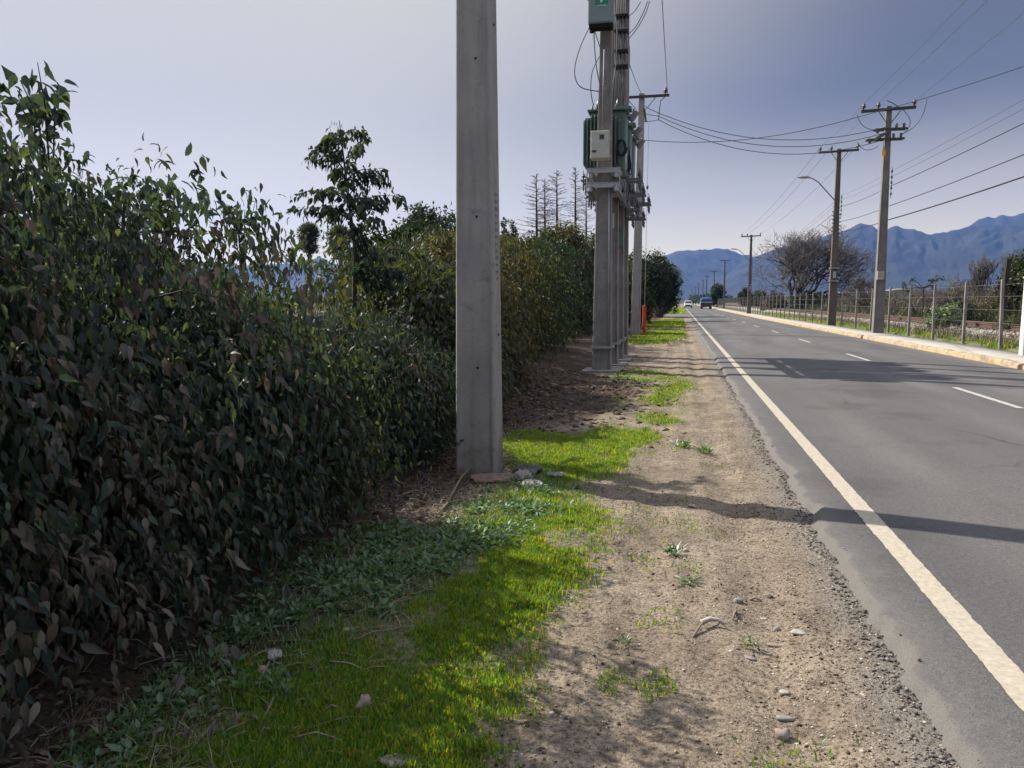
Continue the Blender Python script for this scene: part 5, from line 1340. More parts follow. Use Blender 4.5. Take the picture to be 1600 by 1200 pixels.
def coil(px, py, Y, rx, rz, label, seed):
    c_ = at_Y(px, py, Y); g = np.random.default_rng(seed); P = []
    for a in np.linspace(0, 6 * PI, 60):
        q = 1 + 0.07 * math.sin(a * 0.4 + seed)
        P.append((c_[0] + math.cos(a) * rx * q + 0.06 * (a / 6 / PI), c_[1] + 0.02 * math.sin(a * 3), c_[2] + math.sin(a) * rz * q))
    return tag(MB().tube(P, 0.018, 6).build('cable_coil', M['black'], smooth=True), label, 'cable', 'coils of black cable')
coil(969, 231, 18.0, 0.09, 0.165, 'oval coil of black cable on the side of the nearest transformer', 1)
coil(977, 256, 19.5, 0.08, 0.19, 'coil of black cable hanging below and behind another coil', 2)
cable('cable', pc([(972, 165), (973, 200), (971, 225), (972, 250), (978, 265), (986, 272), (985, 255), (983, 235)], 18.6), 0.013, 'black cable snaking down the transformer side past the coils', 'black')
cable('cable', pc([(984, 240), (985, 262), (985, 280), (983, 300), (976, 330)], 20.4), 0.014, 'black cable hanging below the platform on the road side', 'black')
cable('cable', pc([(970, 290), (968, 315), (967, 340), (968, 362)], 20.6), 0.014, 'dark cable dropping to the small green box', 'black')
cable('cable', pc([(953, 378), (955, 392), (962, 405), (966, 390), (967, 385)], 19.3), 0.009, 'thin pale cable looping under the small pale box', 'polymer')
# bundle of jacketed cables with straps on the road side of the rear poles
bd = thing('cable_bundle', 'strapped bundle of grey cables climbing the poles beside the cabinet', 'cable bundle', (ROW_X + 0.2, 19.05, 0))
k = MB()
for i in range(7):
    x = -0.02 + 0.042 * i - 0.10
    k.tube([(x - 0.05, 0.12 * (i % 2), 5.9), (x, 0.12 * (i % 2), 7.0), (x + 0.01, 0.1 * (i % 2), 8.2), (x - 0.06, 0.1 * (i % 2), 9.6)], 0.016, 6)
k.build('cables', M['cable_grey'], bd, smooth=True)
k = MB()
for z in (7.15, 7.5, 7.95, 8.3): k.box((0.03, 0.05, z), (0.32, 0.24, 0.05))
k.build('straps', M['black'], bd)
# concrete pole with the T arm and orange guy guard
TP = at_z(1000, 523)
TX, TY = -2.06, 37.6
tp = thing('concrete_pole', 'tall slim concrete pole with a T arm beside the orange guy guard', 'utility pole', (TX, TY, 0))
shaft(tp, 11.25, 0.46, 0.4, 0.26, 0.22, 'concrete', rec=0.10, lean=(0.010, 0))
aT = MB().box((0.10, -0.17, 11.08), (2.55, 0.09, 0.11)).build('crossarm', M['steel_dark'], tp)
insulator((1.2, -0.17, 11.13), s=1.5).build('insulator', M['porcelain'], aT, smooth=True)
insulator((-1.2, -0.17, 11.13), s=1.5).build('insulator', M['porcelain'], aT, smooth=True)
for s in (-1, 1): MB().tube([(s * 0.66 + 0.1, -0.17, 11.03), (s * 0.22 + 0.1, -0.17, 10.5)], 0.025, 5).build('brace', M['galv'], tp)
for s in (-1, 1):
    k = MB(); k.tube([(s * 0.24, -0.15, 10.55), (s * 0.33 - 0.0, -0.15, 9.95)], [0.05, 0.05], 8)
    k.build('fuse_cutout', M['porcelain'], tp)
gw = thing('guy_wire', 'thin steel guy wire with an orange plastic guard beside the T pole', 'guy wire', (at_Y(1006.3, 518, 36.6)[0], 36.6, 0))
bx = gw.location.x
MB().tube([(0, 0, 0), (0.03, -0.2, 5.0), (0.06, -0.4, 10.4)], 0.011, 5).build('wire', M['galv'], gw)
MB().lathe([(0.03, 0), (0.05, 0.06), (0.05, 0.13), (0.03, 0.19)], (0.045, -0.27, 6.7)).build('strain_insulator', M['porcelain'], gw, smooth=True)
og = MB(); og.lathe([(0.09, -0.02), (0.09, 1.38), (0.075, 1.42)], (0.0, -0.02, 0), (0.003, -0.01, 1), 10); og.build('guard', M['orange'], gw, smooth=False)

# right-hand poles
def right_pole(px, pyb, ytop, label, seed, lamp=False, mat='concrete_weathered', H=None, simple=False, extra=False, group='utility poles along the sidewalk', xy=None):
    p = at_z(px, pyb, 0.2) if xy is None else xy
    Y = p[1]; H = (at_Y(px, ytop, Y)[2] - 0.2) if H is None else H
    t = thing('utility_pole', label, 'utility pole', (p[0], Y, 0.2), 0, group)
    shaft(t, H, 0.46, 0.36, 0.22, 0.18, mat, rec=0.12, holes=False, nseg=2)
    a = MB().box((-0.05, -0.14, H - 0.16), (2.2, 0.10, 0.12), Matrix.Rotation(R(-2.0), 3, 'Y')).build('crossarm', M['steel_dark'], t)
    for x in (-1.05, -0.45, 0.98): insulator((x, -0.14, H - 0.10 + 0.035 * x), s=1.35).build('insulator', M['porcelain'], a, smooth=True)
    for s in (-1, 1): MB().tube([(s * 0.45, -0.16, H - 0.22), (s * 0.1, -0.14, H - 0.72)], 0.018, 5).build('brace', M['steel_dark'], t)
    k = MB()
    for i in range(5): k.lathe([(0.02, 0), (0.045, 0.03), (0.03, 0.06), (0.045, 0.09), (0.02, 0.12)], (0.24, -0.1, H - 2.85 - 0.24 * i))
    k.tube([(0.24, -0.1, H - 2.6), (0.24, -0.1, H - 3.95)], 0.012, 5)
    k.build('insulator_rack', M['porcelain'], t, smooth=True)
    if lamp:
        z = H - 3.0
        l = MB().tube([(-0.1, -0.15, z), (-0.6, -0.2, z + 0.55), (-1.1, -0.25, z + 1.10), (-1.45, -0.3, z + 1.33), (-1.7, -0.32, z + 1.38)], 0.035, 7).build('lamp_arm', M['lamp'], t, smooth=True)
        hd = MB().rings([[(-1.6 - u, -0.33 + v * w_, z + 1.37 + q * h_ + 0.04 * u) for v, q in ((-1, -.3), (1, -.3), (1, .4), (.5, 1), (-.5, 1), (-1, .4))] for u, w_, h_ in ((0, 0.07, 0.06), (0.2, 0.15, 0.10), (0.5, 0.15, 0.09), (0.7, 0.06, 0.04))]).build('lamp_head', M['lamp'], l, bevel=0.01)
        MB().box((-1.95, -0.33, z + 1.35), (0.36, 0.2, 0.03), Matrix.Rotation(R(2), 3, 'Y')).build('lamp_lens', M['lens'], hd)
        k = MB()
        for i in range(7): k.box((-0.2, -0.1, H - 3.6 - 0.22 * i), (0.1, 0.06, 0.05)); k.box((0.2, -0.1, H - 3.75 - 0.22 * i), (0.1, 0.06, 0.05))
        k.build('cable_clamps', M['steel_dark'], t)
        k = MB(); k.box((0, -0.03, 2.6), (0.52, 0.5, 0.05)); k.box((0, -0.03, 3.35), (0.48, 0.46, 0.05)); k.build('steel_bands', M['galv'], t)
        MB().box((0.02, -0.2, 2.97), (0.16, 0.05, 0.38)).build('number_plate', M['galv'], t)
    if extra:
        MB().box((-0.16, -0.2, 7.85), (0.15, 0.03, 0.28)).build('marker_plate', M['yellow_sign'], t)
        k = MB(); k.box((-0.05, -0.24, 2.55), (0.28, 0.12, 0.38)); k.build('poster', M['paper'], t)
        for z, x0, x1 in ((H - 1.0, -0.55, 0.75), (H - 1.42, -0.85, 0.65)):
            b2 = MB(); b2.box(((x0 + x1) / 2, -0.2, z), (x1 - x0, 0.08, 0.08)); b2.box(((x0 + x1) / 2, 0.16, z + 0.03), (x1 - x0, 0.08, 0.08)); ar = b2.build('crossarm', M['steel_dark'], t)
            for q in (x0 + 0.1, x1 - 0.15, x1 - 0.45):
                MB().lathe([(0.03, 0), (0.06, 0.05), (0.045, 0.09), (0.07, 0.13), (0.04, 0.2)], (q, -0.2, z + 0.03), (0, 0, 1 if q > 0 else -1)).build('insulator', M['porcelain'], ar, smooth=True)
        k = MB(); k.tube([(-0.6, -0.3, H - 1.5), (0.1, -0.2, H - 1.05), (0.35, 0.1, H - 0.9)], 0.045, 6); k.tube([(-0.45, 0.2, H - 1.3), (0.2, 0.0, H - 0.95)], 0.045, 6); k.build('strain_insulators', M['porcelain'], t)
        k = MB()
        def arc(P, r=0.014):
            P = np.array(P, float); o_ = []
            for s in np.linspace(0, 1, 13): o_.append((1 - s) ** 2 * P[0] + 2 * s * (1 - s) * P[1] + s * s * P[2])
            k.tube(o_, r, 5)
        arc([(-1.3, -0.2, H - 0.35), (-1.15, -0.2, H - 1.05), (-0.35, -0.2, H - 1.02)])
        arc([(1.45, -0.2, H + 0.25), (1.4, -0.2, H - 1.0), (0.45, -0.2, H - 1.25)])
        arc([(0.5, -0.2, H - 0.2), (1.15, -0.2, H - 0.8), (0.55, -0.2, H - 1.25)])
        arc([(-1.25, -0.2, H - 1.5), (-0.95, -0.2, H - 2.1), (-0.4, -0.2, H - 1.7)])
        arc([(-0.15, -0.2, H + 0.2), (0.1, -0.2, H + 0.1), (0.35, -0.2, H - 0.1)], 0.02)
        k.build('jumper_wires', M['wire'], t)
    return t, p, H
R1, p1, H1 = right_pole(1371, 520, 167, 'nearest right-hand pole, with a tangle of crossarms and an orange plate', 1, extra=True, mat='concrete_roadside')
R2, p2, H2 = right_pole(1299, 508, 233, 'brown pole with a long street lamp arm, second along the sidewalk', 2, lamp=True, mat='concrete_dark')
R3, p3, H3 = right_pole(1170, 490, 367, 'pole with a street lamp arm left of the big bare tree', 3, lamp=True, mat='concrete_dark')
far = [(1131, 406, 168, 'pole just beyond the dark palm, with a plain T top'), (1115, 423, 225, 'pole above the blue-tarped truck, right of its neighbour'), (1103.5, 431, 285, 'thin distant pole standing directly above the truck'),
       (1098, 437, 335, 'thin faint distant pole left of the truck tarp'), (1091, 443, 400, 'distant pole third before the vanishing road'), (1086, 448, 480, 'distant pole second before the vanishing road'), (1081, 452, 580, 'farthest visible pole by the vanishing road')]
rest = [(p1, H1), (p2, H2), (p3, H3)]
for px, yt, Y, lab in far:
    q = at_Y(px, 471, Y); q[2] = 0; H = at_Y(px, yt, Y)[2] - 0.2
    right_pole(px, 471, yt, lab, 9, mat='concrete_dark', H=H, xy=q, group='utility poles along the sidewalk'); rest.append((q, H))
# conductors
def span(a, b, sag, r, label, mat='wire', group='overhead wires', n=26):
    a = np.array(a, float); b = np.array(b, float); P = []
    for s in np.linspace(0, 1, n):
        p = a * (1 - s) + b * s; p = p.copy(); p[2] -= sag * 4 * s * (1 - s); P.append(p)
    return tag(MB().tube(P, r, 4, caps=False).build('power_line', M[mat]), label, 'power line', group)
names = ['left', 'middle', 'right']
for k, x in enumerate((-1.05, -0.45, 0.98)):
    a = np.array([p1[0] + x, p1[1], 0.2 + H1 + 0.14]); b_ = np.array([p1[0] + x + 0.4, -12, 0.2 + H1 + 0.7])
    span(a, b_, 0.3, 0.009, ['faint wire rising to the top edge from the left insulator of the nearest right pole', 'faint wire rising to the top edge from the middle insulator of the nearest right pole', 'faint wire rising to the right edge from the outer insulator of the nearest right pole'][k], 'wire_pale')
    b2 = np.array([p2[0] + x, p2[1], 0.2 + H2 + 0.12]); span(a, b2, 0.1, 0.007, ['short wire joining the left insulators of the two nearest right poles', 'short wire joining the middle insulators of the two nearest right poles', 'short wire joining the outer insulators of the two nearest right poles'][k], 'wire_pale')
    b3 = np.array([p3[0] + x, p3[1], 0.2 + H3 + 0.12]); span(b2, b3, 0.5, 0.010, ['faint wire from the brown lamp pole back to the next pole, left one', 'faint wire from the brown lamp pole back to the next pole, middle one', 'faint wire from the brown lamp pole back to the next pole, outer one'][k], 'wire_pale')
lv = [('uppermost thin wire of the lower bunch leaving right of the nearest right pole', 2.75, 0.009, 'wire_pale'), ('second thin wire of the lower bunch on the nearest right pole', 3.0, 0.009, 'wire_pale'), ('upper dark cable of the lower bunch crossing to the right edge', 3.4, 0.018, 'wire'), ('middle dark cable of the lower bunch crossing to the right edge', 4.25, 0.018, 'wire'), ('thick lowest cable of the lower bunch crossing to the right edge', 4.85, 0.028, 'wire')]
for lab, dz, r_, mt in lv:
    a = np.array([p1[0] + 0.25, p1[1], 0.2 + H1 - dz]); span(a, (p1[0] + 0.4, -12, 0.2 + H1 - dz + 0.4), 0.45, r_, lab, mt)
    b_ = np.array([p2[0] + 0.24, p2[1], 0.2 + H2 - dz + 0.1]); span(a, b_, 0.08, r_ * 0.8, lab.split(' of the lower')[0] + ' where it runs between the two nearest right poles', mt)
    c3 = np.array([p3[0] + 0.24, p3[1], 0.2 + H3 - dz + 0.1]); span(b_, c3, 0.6, r_ * 0.8, lab.split(' of the lower')[0] + ' where it runs on past the brown lamp pole', mt)
# three cables sagging across the road from the T pole, and one straight one
for k, (ya, yb, za) in enumerate([((1028, 176), (1340, 199), 1.55), ((1028, 181), (1340, 209), 1.75), ((1029, 187), (1338, 214), 2.0)]):
    a = at_Y(*ya, TY - 0.2); b_ = np.array([p1[0] - 0.12, p1[1] - 0.2, 0.2 + H1 - (0.92, 1.15, 1.42)[k]])
    span(a, b_, (0.85, 0.95, 1.05)[k], 0.016, ['top one of the three sagging cables crossing the road', 'middle one of the three sagging cables crossing the road', 'lowest of the three sagging cables crossing the road'][k], 'wire', 'cables crossing the road')
    span((TX + 0.25, TY - 0.15, a[2] + 0.35 - 0.2 * k), a, 0.02, 0.016, ['top tail of cable anchored to the T pole', 'middle tail of cable anchored to the T pole', 'lowest tail of cable anchored to the T pole'][k], 'wire', 'cables crossing the road')
a = at_Y(1007, 219, TY); b_ = at_Y(1340, 183, p1[1] - 0.3); span(a, b_, 0.45, 0.016, 'single taut cable from the T pole to the top of the nearest right pole', 'wire', 'cables crossing the road')
span(b_, at_Y(1720, 62, 26), 0.1, 0.017, 'dark cable climbing from the nearest right pole to the right edge', 'wire', 'cables crossing the road')
span(at_Y(1043, 147, TY - 0.2), at_Y(1034, -8, 24), 0.0, 0.014, 'steep jumper wire dropping to the right tip of the T arm')
span(at_Y(1002, 146, TY), at_Y(984, 102, 22.4), 0.05, 0.014, 'wire from the T pole top back to the transformer poles')
k = MB().tube([at_Y(1040, 150, TY - .2), at_Y(1032, 158, TY - .2), at_Y(1030, 175, TY - .2), at_Y(1029, 188, TY - .2)], 0.02, 5)
tag(k.build('jumper_wire', M['wire'], smooth=True), 'bent jumper wire under the right end of the T arm', 'power line')

# ------------------------------------------------------------------ fence, sidewalk edge, railway
FX = 9.35
def fence():
    t = thing('fence', 'wire fence with thin square concrete posts along the sidewalk', 'fence', (FX, 20, 0.2))
    pxs = [1568, 1509, 1461, 1422, 1390, 1362, 1338.5, 1317, 1301, 1285.5, 1272.5, 1262]
    Y = [float(at_X(a, 471, FX)[1]) for a in pxs]
    st_ = 2.75
    while Y[-1] < 190: Y.append(Y[-1] + st_)
    Yn = [Y[0] - 2.8 * i for i in range(4, 0, -1)]
    allY = Yn + Y
    gg = np.random.default_rng(8)
    offs = []
    for yy in allY:
        off = -0.5 * float(sst(40, 110, np.array(yy))); offs.append(off)
        m_ = MB(); l_ = gg.normal(0, 0.012)
        m_.rings([[(sx * w_ + off + l_ * z, sy * w_ + yy - 20, z) for sx, sy in ((-1, -1), (1, -1), (1, 1), (-1, 1))] for z, w_ in ((-0.3, 0.045), (2.02, 0.037), (2.05, 0.025))])
        m_.build('fence_post', M['concrete_weathered'], t)
    m_ = MB()
    for z in (0.35, 0.75, 1.15, 1.55, 1.9):
        for i in range(len(allY) - 1): m_.tube([(offs[i], allY[i] - 20, z), (offs[i + 1], allY[i + 1] - 20, z)], 0.004, 3, caps=False)
    m_.build('fence_wires', M['cable_grey'], t)
    wm = MB()
    for i in range(4, 16):          # square mesh in the near bays
        y0, y1 = allY[i], allY[i + 1]
        for q in np.arange(y0, y1, 0.16): wm.tube([(0, q - 20, 0.05), (0, q - 20, 1.9)], 0.0013, 3, caps=False)
    wm.build('wire_mesh', M['cable_grey'], t)
fence()
wp = at_z(1597.5, 555, 0.2)
t = thing('white_post', 'stout white post standing on the sidewalk edge at the right border', 'post', (wp[0] + 0.05, wp[1], 0.2))
MB().rings([[(sx * w_, sy * w_, z) for sx, sy in ((-1, -.8), (-.8, -1), (.8, -1), (1, -.8), (1, .8), (.8, 1), (-.8, 1), (-1, .8))] for z, w_ in ((-0.2, 0.11), (1.95, 0.10), (2.0, 0.08))]).build('shaft', M['white'], t)
MB().box((0, 0, 2.02), (0.24, 0.24, 0.05)).build('cap', M['concrete'], t)
# railway
rl = thing('railway_track', 'rusty railway track on grey ballast behind the fence', 'railway', (12.6, 60, 0.2))
def ballast(t):
    Y = np.arange(10, 260, 0.5); prof = [(-1.9, -0.25), (-1.55, 0.0), (-1.1, 0.2), (-0.8, 0.28), (0, 0.3), (1.2, 0.3), (2.4, 0.28), (2.9, 0.0), (3.2, -0.25)]
    V = np.stack([np.stack([Y * 0 + a + 0.12 * (fbm(Y * 3 + a, Y * 0 + a * 3, 3) - .5), Y - 60, Y * 0 + b + 0.10 * (fbm(Y * 4 + a * 7, Y * 0 + 5, 3) - .5)], -1) for a, b in prof], 1)
    nn = len(prof); i = (np.arange(len(Y) - 1) * nn)[:, None] + np.arange(nn - 1)[None]
    Q = np.stack([i, i + 1, i + 1 + nn, i + nn], -1).reshape(-1, 4)
    np_mesh('ballast', V.reshape(-1, 3), Q, mat=pmat('ballast_stone', (0.36, 0.33, 0.30), (0.12, 0.105, 0.095), 7, 0.95, 0.9, 16, bdist=0.08, detail=3), parent=t)
    g = np.random.default_rng(5); k = 5200
    y = 18 + 60 * g.random(k) ** 1.5; x = -1.75 + 1.3 * g.random(k); z = np.interp(x, [-1.9, -1.55, -1.1, -0.8, 0], [-0.25, 0, 0.2, 0.28, 0.3])
    o = leaves_obj('ballast_stones', M['gravel'], [pebbles(x, y - 60, z, 0.03 + 0.05 * g.random(k), g)], t); o['kind'] = 'stuff'
ballast(rl)
for x in (-0.25, 0.82):
    m_ = MB()
    m_.box((x, 75, 0.335), (0.14, 260, 0.03)); m_.box((x, 75, 0.40), (0.03, 260, 0.10)); m_.box((x, 75, 0.47), (0.075, 260, 0.045)); m_.build('rail', M['rust'], rl)
m_ = MB()
for q in np.arange(14, 120, 0.65): m_.box((0.3, q - 60, 0.30), (2.3, 0.22, 0.09))
o = m_.build('sleepers', M['sleeper'], rl); o['kind'] = 'stuff'
# grass strip and weeds along the fence
g = np.random.default_rng(77)
def strip_blades(n_, x0, x1, y0, y1, h, w_, zf=None, pw=1.6, lean=0.6):
    x = x0 + (x1 - x0) * g.random(n_); y = y0 + (y1 - y0) * g.random(n_) ** pw
    k = fbm(x * 1.2 + 40, y * 0.7, 3) > 0.40; x, y = x[k], y[k]
    V, q, t_ = blades(x, y, h * (0.5 + fbm(x * 0.8, y * 0.4, 3)), g, w_, lean)
    return V, q, t_
tag(leaves_obj('grass', M['grass'], [strip_blades(16000, 9.05, 10.2, 18, 90, 0.16, 0.012)]), 'green grass strip between sidewalk and fence', 'grass', kind='stuff')
tag(leaves_obj('dry_grass', M['straw'], [strip_blades(7000, 9.5, 10.9, 18, 90, 0.26, 0.009)]), 'straw coloured weeds along the fence and ballast', 'dry grass', kind='stuff')
tag(leaves_obj('scrub', M['scrub'], [strip_blades(30000, 16.5, 30, 22, 190, 1.9, 0.03, lean=0.9), strip_blades(3500, 9.6, 10.8, 18, 70, 0.4, 0.010, lean=0.9)]), 'brown leafless scrub in a band beyond the railway', 'scrub', kind='stuff')
tag(leaves_obj('green_undergrowth', M['leafB'], [strip_blades(16000, 15.2, 18.5, 22, 150, 0.75, 0.035, lean=0.8)]), 'green undergrowth along the far side of the railway', 'undergrowth', kind='stuff')
# trees right of the railway
bare_tree('bare_tree', 'large bare winter tree with a wide domed crown left of the brown lamp pole', 14.9, 108, 13.6, 0.26, 6, 61, ntr=4, up=0.10, spread=0.85, minr=0.016)
bare_tree('bare_tree', 'small bare tree between the two nearest right-hand poles', 18.2, 78, 5.5, 0.13, 5, 62, ntr=2, up=0.22, spread=0.6, minr=0.016)
bare_tree('bare_tree', 'thin bare tree whose twigs show right of the nearest right-hand pole', 15.6, 56, 3.6, 0.07, 4, 63, ntr=2, up=0.1, spread=0.9, minr=0.008)
bare_tree('bare_tree', 'bare upright tree left of the dark wooden post', 22.5, 62, 5.6, 0.13, 5, 64, ntr=2, up=0.4, spread=0.4, minr=0.014)
def bush(px, ytop, Y, wpx, label, mat, seed, n=5000, Ln=0.16, Wd=0.08, nb=6, group='bushes beyond the railway', name='bush', depth=None):
    g = np.random.default_rng(seed); p = at_Y(px, ytop, Y); h = p[2] - 0.1; W = wpx / 1200 * Y / 2
    bl = [(0, 0, h * 0.42, W * 0.75, W * 0.75, h * 0.42)]
    for k in range(nb):
        a = 2 * PI * k / nb + g.random(); z = h * (0.25 + 0.4 * g.random())
        bl.append((math.cos(a) * W * 0.55, math.sin(a) * W * 0.55, z, W * 0.42, W * 0.42, min(h * 0.36, h - z)))
    return tree(name, label, 'bush', p[0], Y, h, bl, n, Ln, Wd, M[mat], seed, 0.05 + 0.01 * h, group)
bush(1265, 446, 104, 66, 'dark evergreen bush under the big bare tree', 'leafD', 71, Ln=0.3, Wd=0.14)
bush(1215, 452, 112, 50, 'dull bush at the left foot of the big bare tree', 'scrub', 72, Ln=0.3, Wd=0.1)
bush(1500, 430, 66, 100, 'large brown bramble mound beyond the railway', 'scrub', 73, n=9000, Ln=0.24, Wd=0.06)
bush(1478, 467, 38, 46, 'bright green bush right behind the railway', 'leafBright', 74, n=4500, Ln=0.12, Wd=0.06)
bush(1500, 456, 44, 40, 'darker green bush beside the bright green one', 'leafD', 75, n=4000, Ln=0.12, Wd=0.06)
bush(1545, 464, 46, 70, 'olive creeper-covered bush left of the dark wooden post', 'leafC', 76, n=5000, Ln=0.12, Wd=0.06)
bush(1590, 480, 33, 60, 'low green bush behind the fence at the right edge', 'leafB', 77, n=4000, Ln=0.10, Wd=0.05)
bush(1400, 448, 80, 90, 'brown bush between the nearest right-hand pole and the spindly tree', 'scrub', 78, Ln=0.25, Wd=0.07)
bush(1345, 452, 90, 80, 'brown bush at the foot of the small bare tree', 'scrub', 79, Ln=0.25, Wd=0.07)
bush(1570, 440, 58, 90, 'brown thicket behind the dark wooden post', 'scrub', 80, n=7000, Ln=0.24, Wd=0.06)
blob_tree(1612, 388, 46, 72, 'green tree cut by the right edge of the picture', 'leafB', 81, n=9000, Ln=0.18, Wd=0.09, group='trees beyond the railway')
blob_tree(1122, 440, 205, 22, 'dark tree by the far right poles beyond the truck', 'leafD', 82, n=5000, Ln=0.5, Wd=0.2, group='trees beyond the railway')
blob_tree(1163, 449, 165, 18, 'small round tree left of the lamp pole beyond the fence', 'leafD', 83, n=4000, Ln=0.4, Wd=0.18, group='trees beyond the railway')
blob_tree(1185, 452, 175, 30, 'dull tree right of the lamp pole beyond the fence', 'leafB', 84, n=4000, Ln=0.4, Wd=0.18, group='trees beyond the railway')
def spindly():
    g = np.random.default_rng(9); b = at_Y(1442, 471, 44); top = at_Y(1442, 443, 44)[2]
    t = thing('spindly_tree', 'spindly young tree with leaf tufts on bare forks behind the fence', 'tree', (b[0], 44, 0.2))
    m_ = MB(); m_.tube([(0, 0, 0), (0, 0, top * 0.6), (0, 0, top - 0.35)], [0.05, 0.04, 0.03], 5); S = []; O = []
    for dx, dz in ((-0.9, 0.05), (-0.5, 0.3), (0.4, 0.25), (0.85, 0.4), (0.5, -0.05), (-0.75, -0.25)):
        m_.tube([(0, 0, top - 0.5), (dx * 0.5, 0.05, top - 0.3 + dz * 0.4), (dx, 0.1, top - 0.3 + dz)], [0.025, 0.02, 0.012], 4)
        for k in range(9): S.append([dx + g.normal(0, .1), 0.1 + g.normal(0, .1), top - 0.3 + dz + g.normal(0, .05)]); O.append(g.normal(0, 1, 3))
    m_.build('trunk', M['bark_dark'], t)
    a = spray_leaves(np.array(S), unit(np.array(O)), 0.08, 0.4, 5, 0.14, 0.07, g, 0.4, 0.4); leaves_obj('crown', M['leafD'], [leaf_arrays(*a)], t)
spindly()
b = at_Y(1567, 471, 40); tz = at_Y(1571, 405, 40)[2]
t = thing('wooden_post', 'dark bare wooden post leaning slightly beyond the railway', 'post', (b[0] - 0.05, 40, 0.2))
MB().tube([(-0.02, 0, -0.2), (0.08, 0, tz * 0.5), (0.16, 0, tz - 0.2)], [0.16, 0.14, 0.12], 7).build('shaft', M['bark_dark'], t)
MB().box((0.3, 0, tz - 0.35), (0.25, 0.06, 0.06)).build('bracket', M['steel_dark'], t)
# low sheds beyond the railway
def shed(px, Y, w_, h_, mat, label, seed):
    p = at_Y(px, 471, Y); t = thing('shed', label, 'shed', (p[0], Y, 0.1))
    MB().box((0, 0, h_ / 2), (w_, 5, h_)).build('wall', M[mat], t)
    MB().rings([[(x, y, z) for x, z in ((-w_ / 2 - .3, h_ + 0.005), (w_ / 2 + .3, h_ + 0.005), (w_ / 2 + .3, h_ + .12), (0, h_ + .75), (-w_ / 2 - .3, h_ + .12))] for y in (-2.8, 2.8)]).build('roof', M['roof_grey'], t)
    MB().box((w_ * 0.2, -2.53, 1.0), (0.9, 0.06, 1.95)).build('door', M['steel_dark'], t)
    MB().box((-w_ * 0.2, -2.53, 1.3), (1.0, 0.06, 0.8)).build('window', M['glass'], t)
shed(1405, 95, 9, 2.2, 'red_wall', 'low dark red shed behind the nearest right-hand pole', 1)
shed(1325, 120, 8, 2.2, 'red_wall', 'low dark red shed behind the small bare tree', 2)
shed(1274, 150, 10, 2.4, 'cream', 'pale shed glimpsed past the brown lamp pole', 3)
# far building and treeline where the road vanishes
p = at_Y(1058, 471, 520); t = thing('warehouse', 'long pale low building at the far end of the road', 'building', (p[0] - 8, 520, 0))
MB().box((0, 0, 1.6), (26, 10, 3.2)).build('wall', M['cream'], t)
MB().rings([[(x, y, z) for x, z in ((-13.5, 3.205), (13.5, 3.205), (13.5, 3.5), (0, 4.6), (-13.5, 3.5))] for y in (-5.5, 5.5)]).build('roof', M['roof_grey'], t)
MB().box((5, -5.03, 1.3), (4, 0.08, 2.6)).build('door', M['steel_dark'], t)
g = np.random.default_rng(91); k = 16000
x = -420 + 900 * g.random(k); y = 760 + 160 * g.random(k)
keep = (np.abs(x - 3) > 7); x, y = x[keep], y[keep]; hz = 9 * fbm(x * 0.03, y * 0.01, 4) ** 1.3 * 1.6
P0 = np.stack([x, y, hz * g.random(len(x))], -1); D = g.normal(0, 1, P0.shape); s = 1.2 + 1.6 * g.random(len(x))
tag(leaves_obj('treeline', M['leafD'], [leaf_arrays(P0, D, g.normal(0, 1, P0.shape), 1.6 * s, 1.2 * s)]), 'far treeline at the end of the plain', 'treeline', kind='stuff')

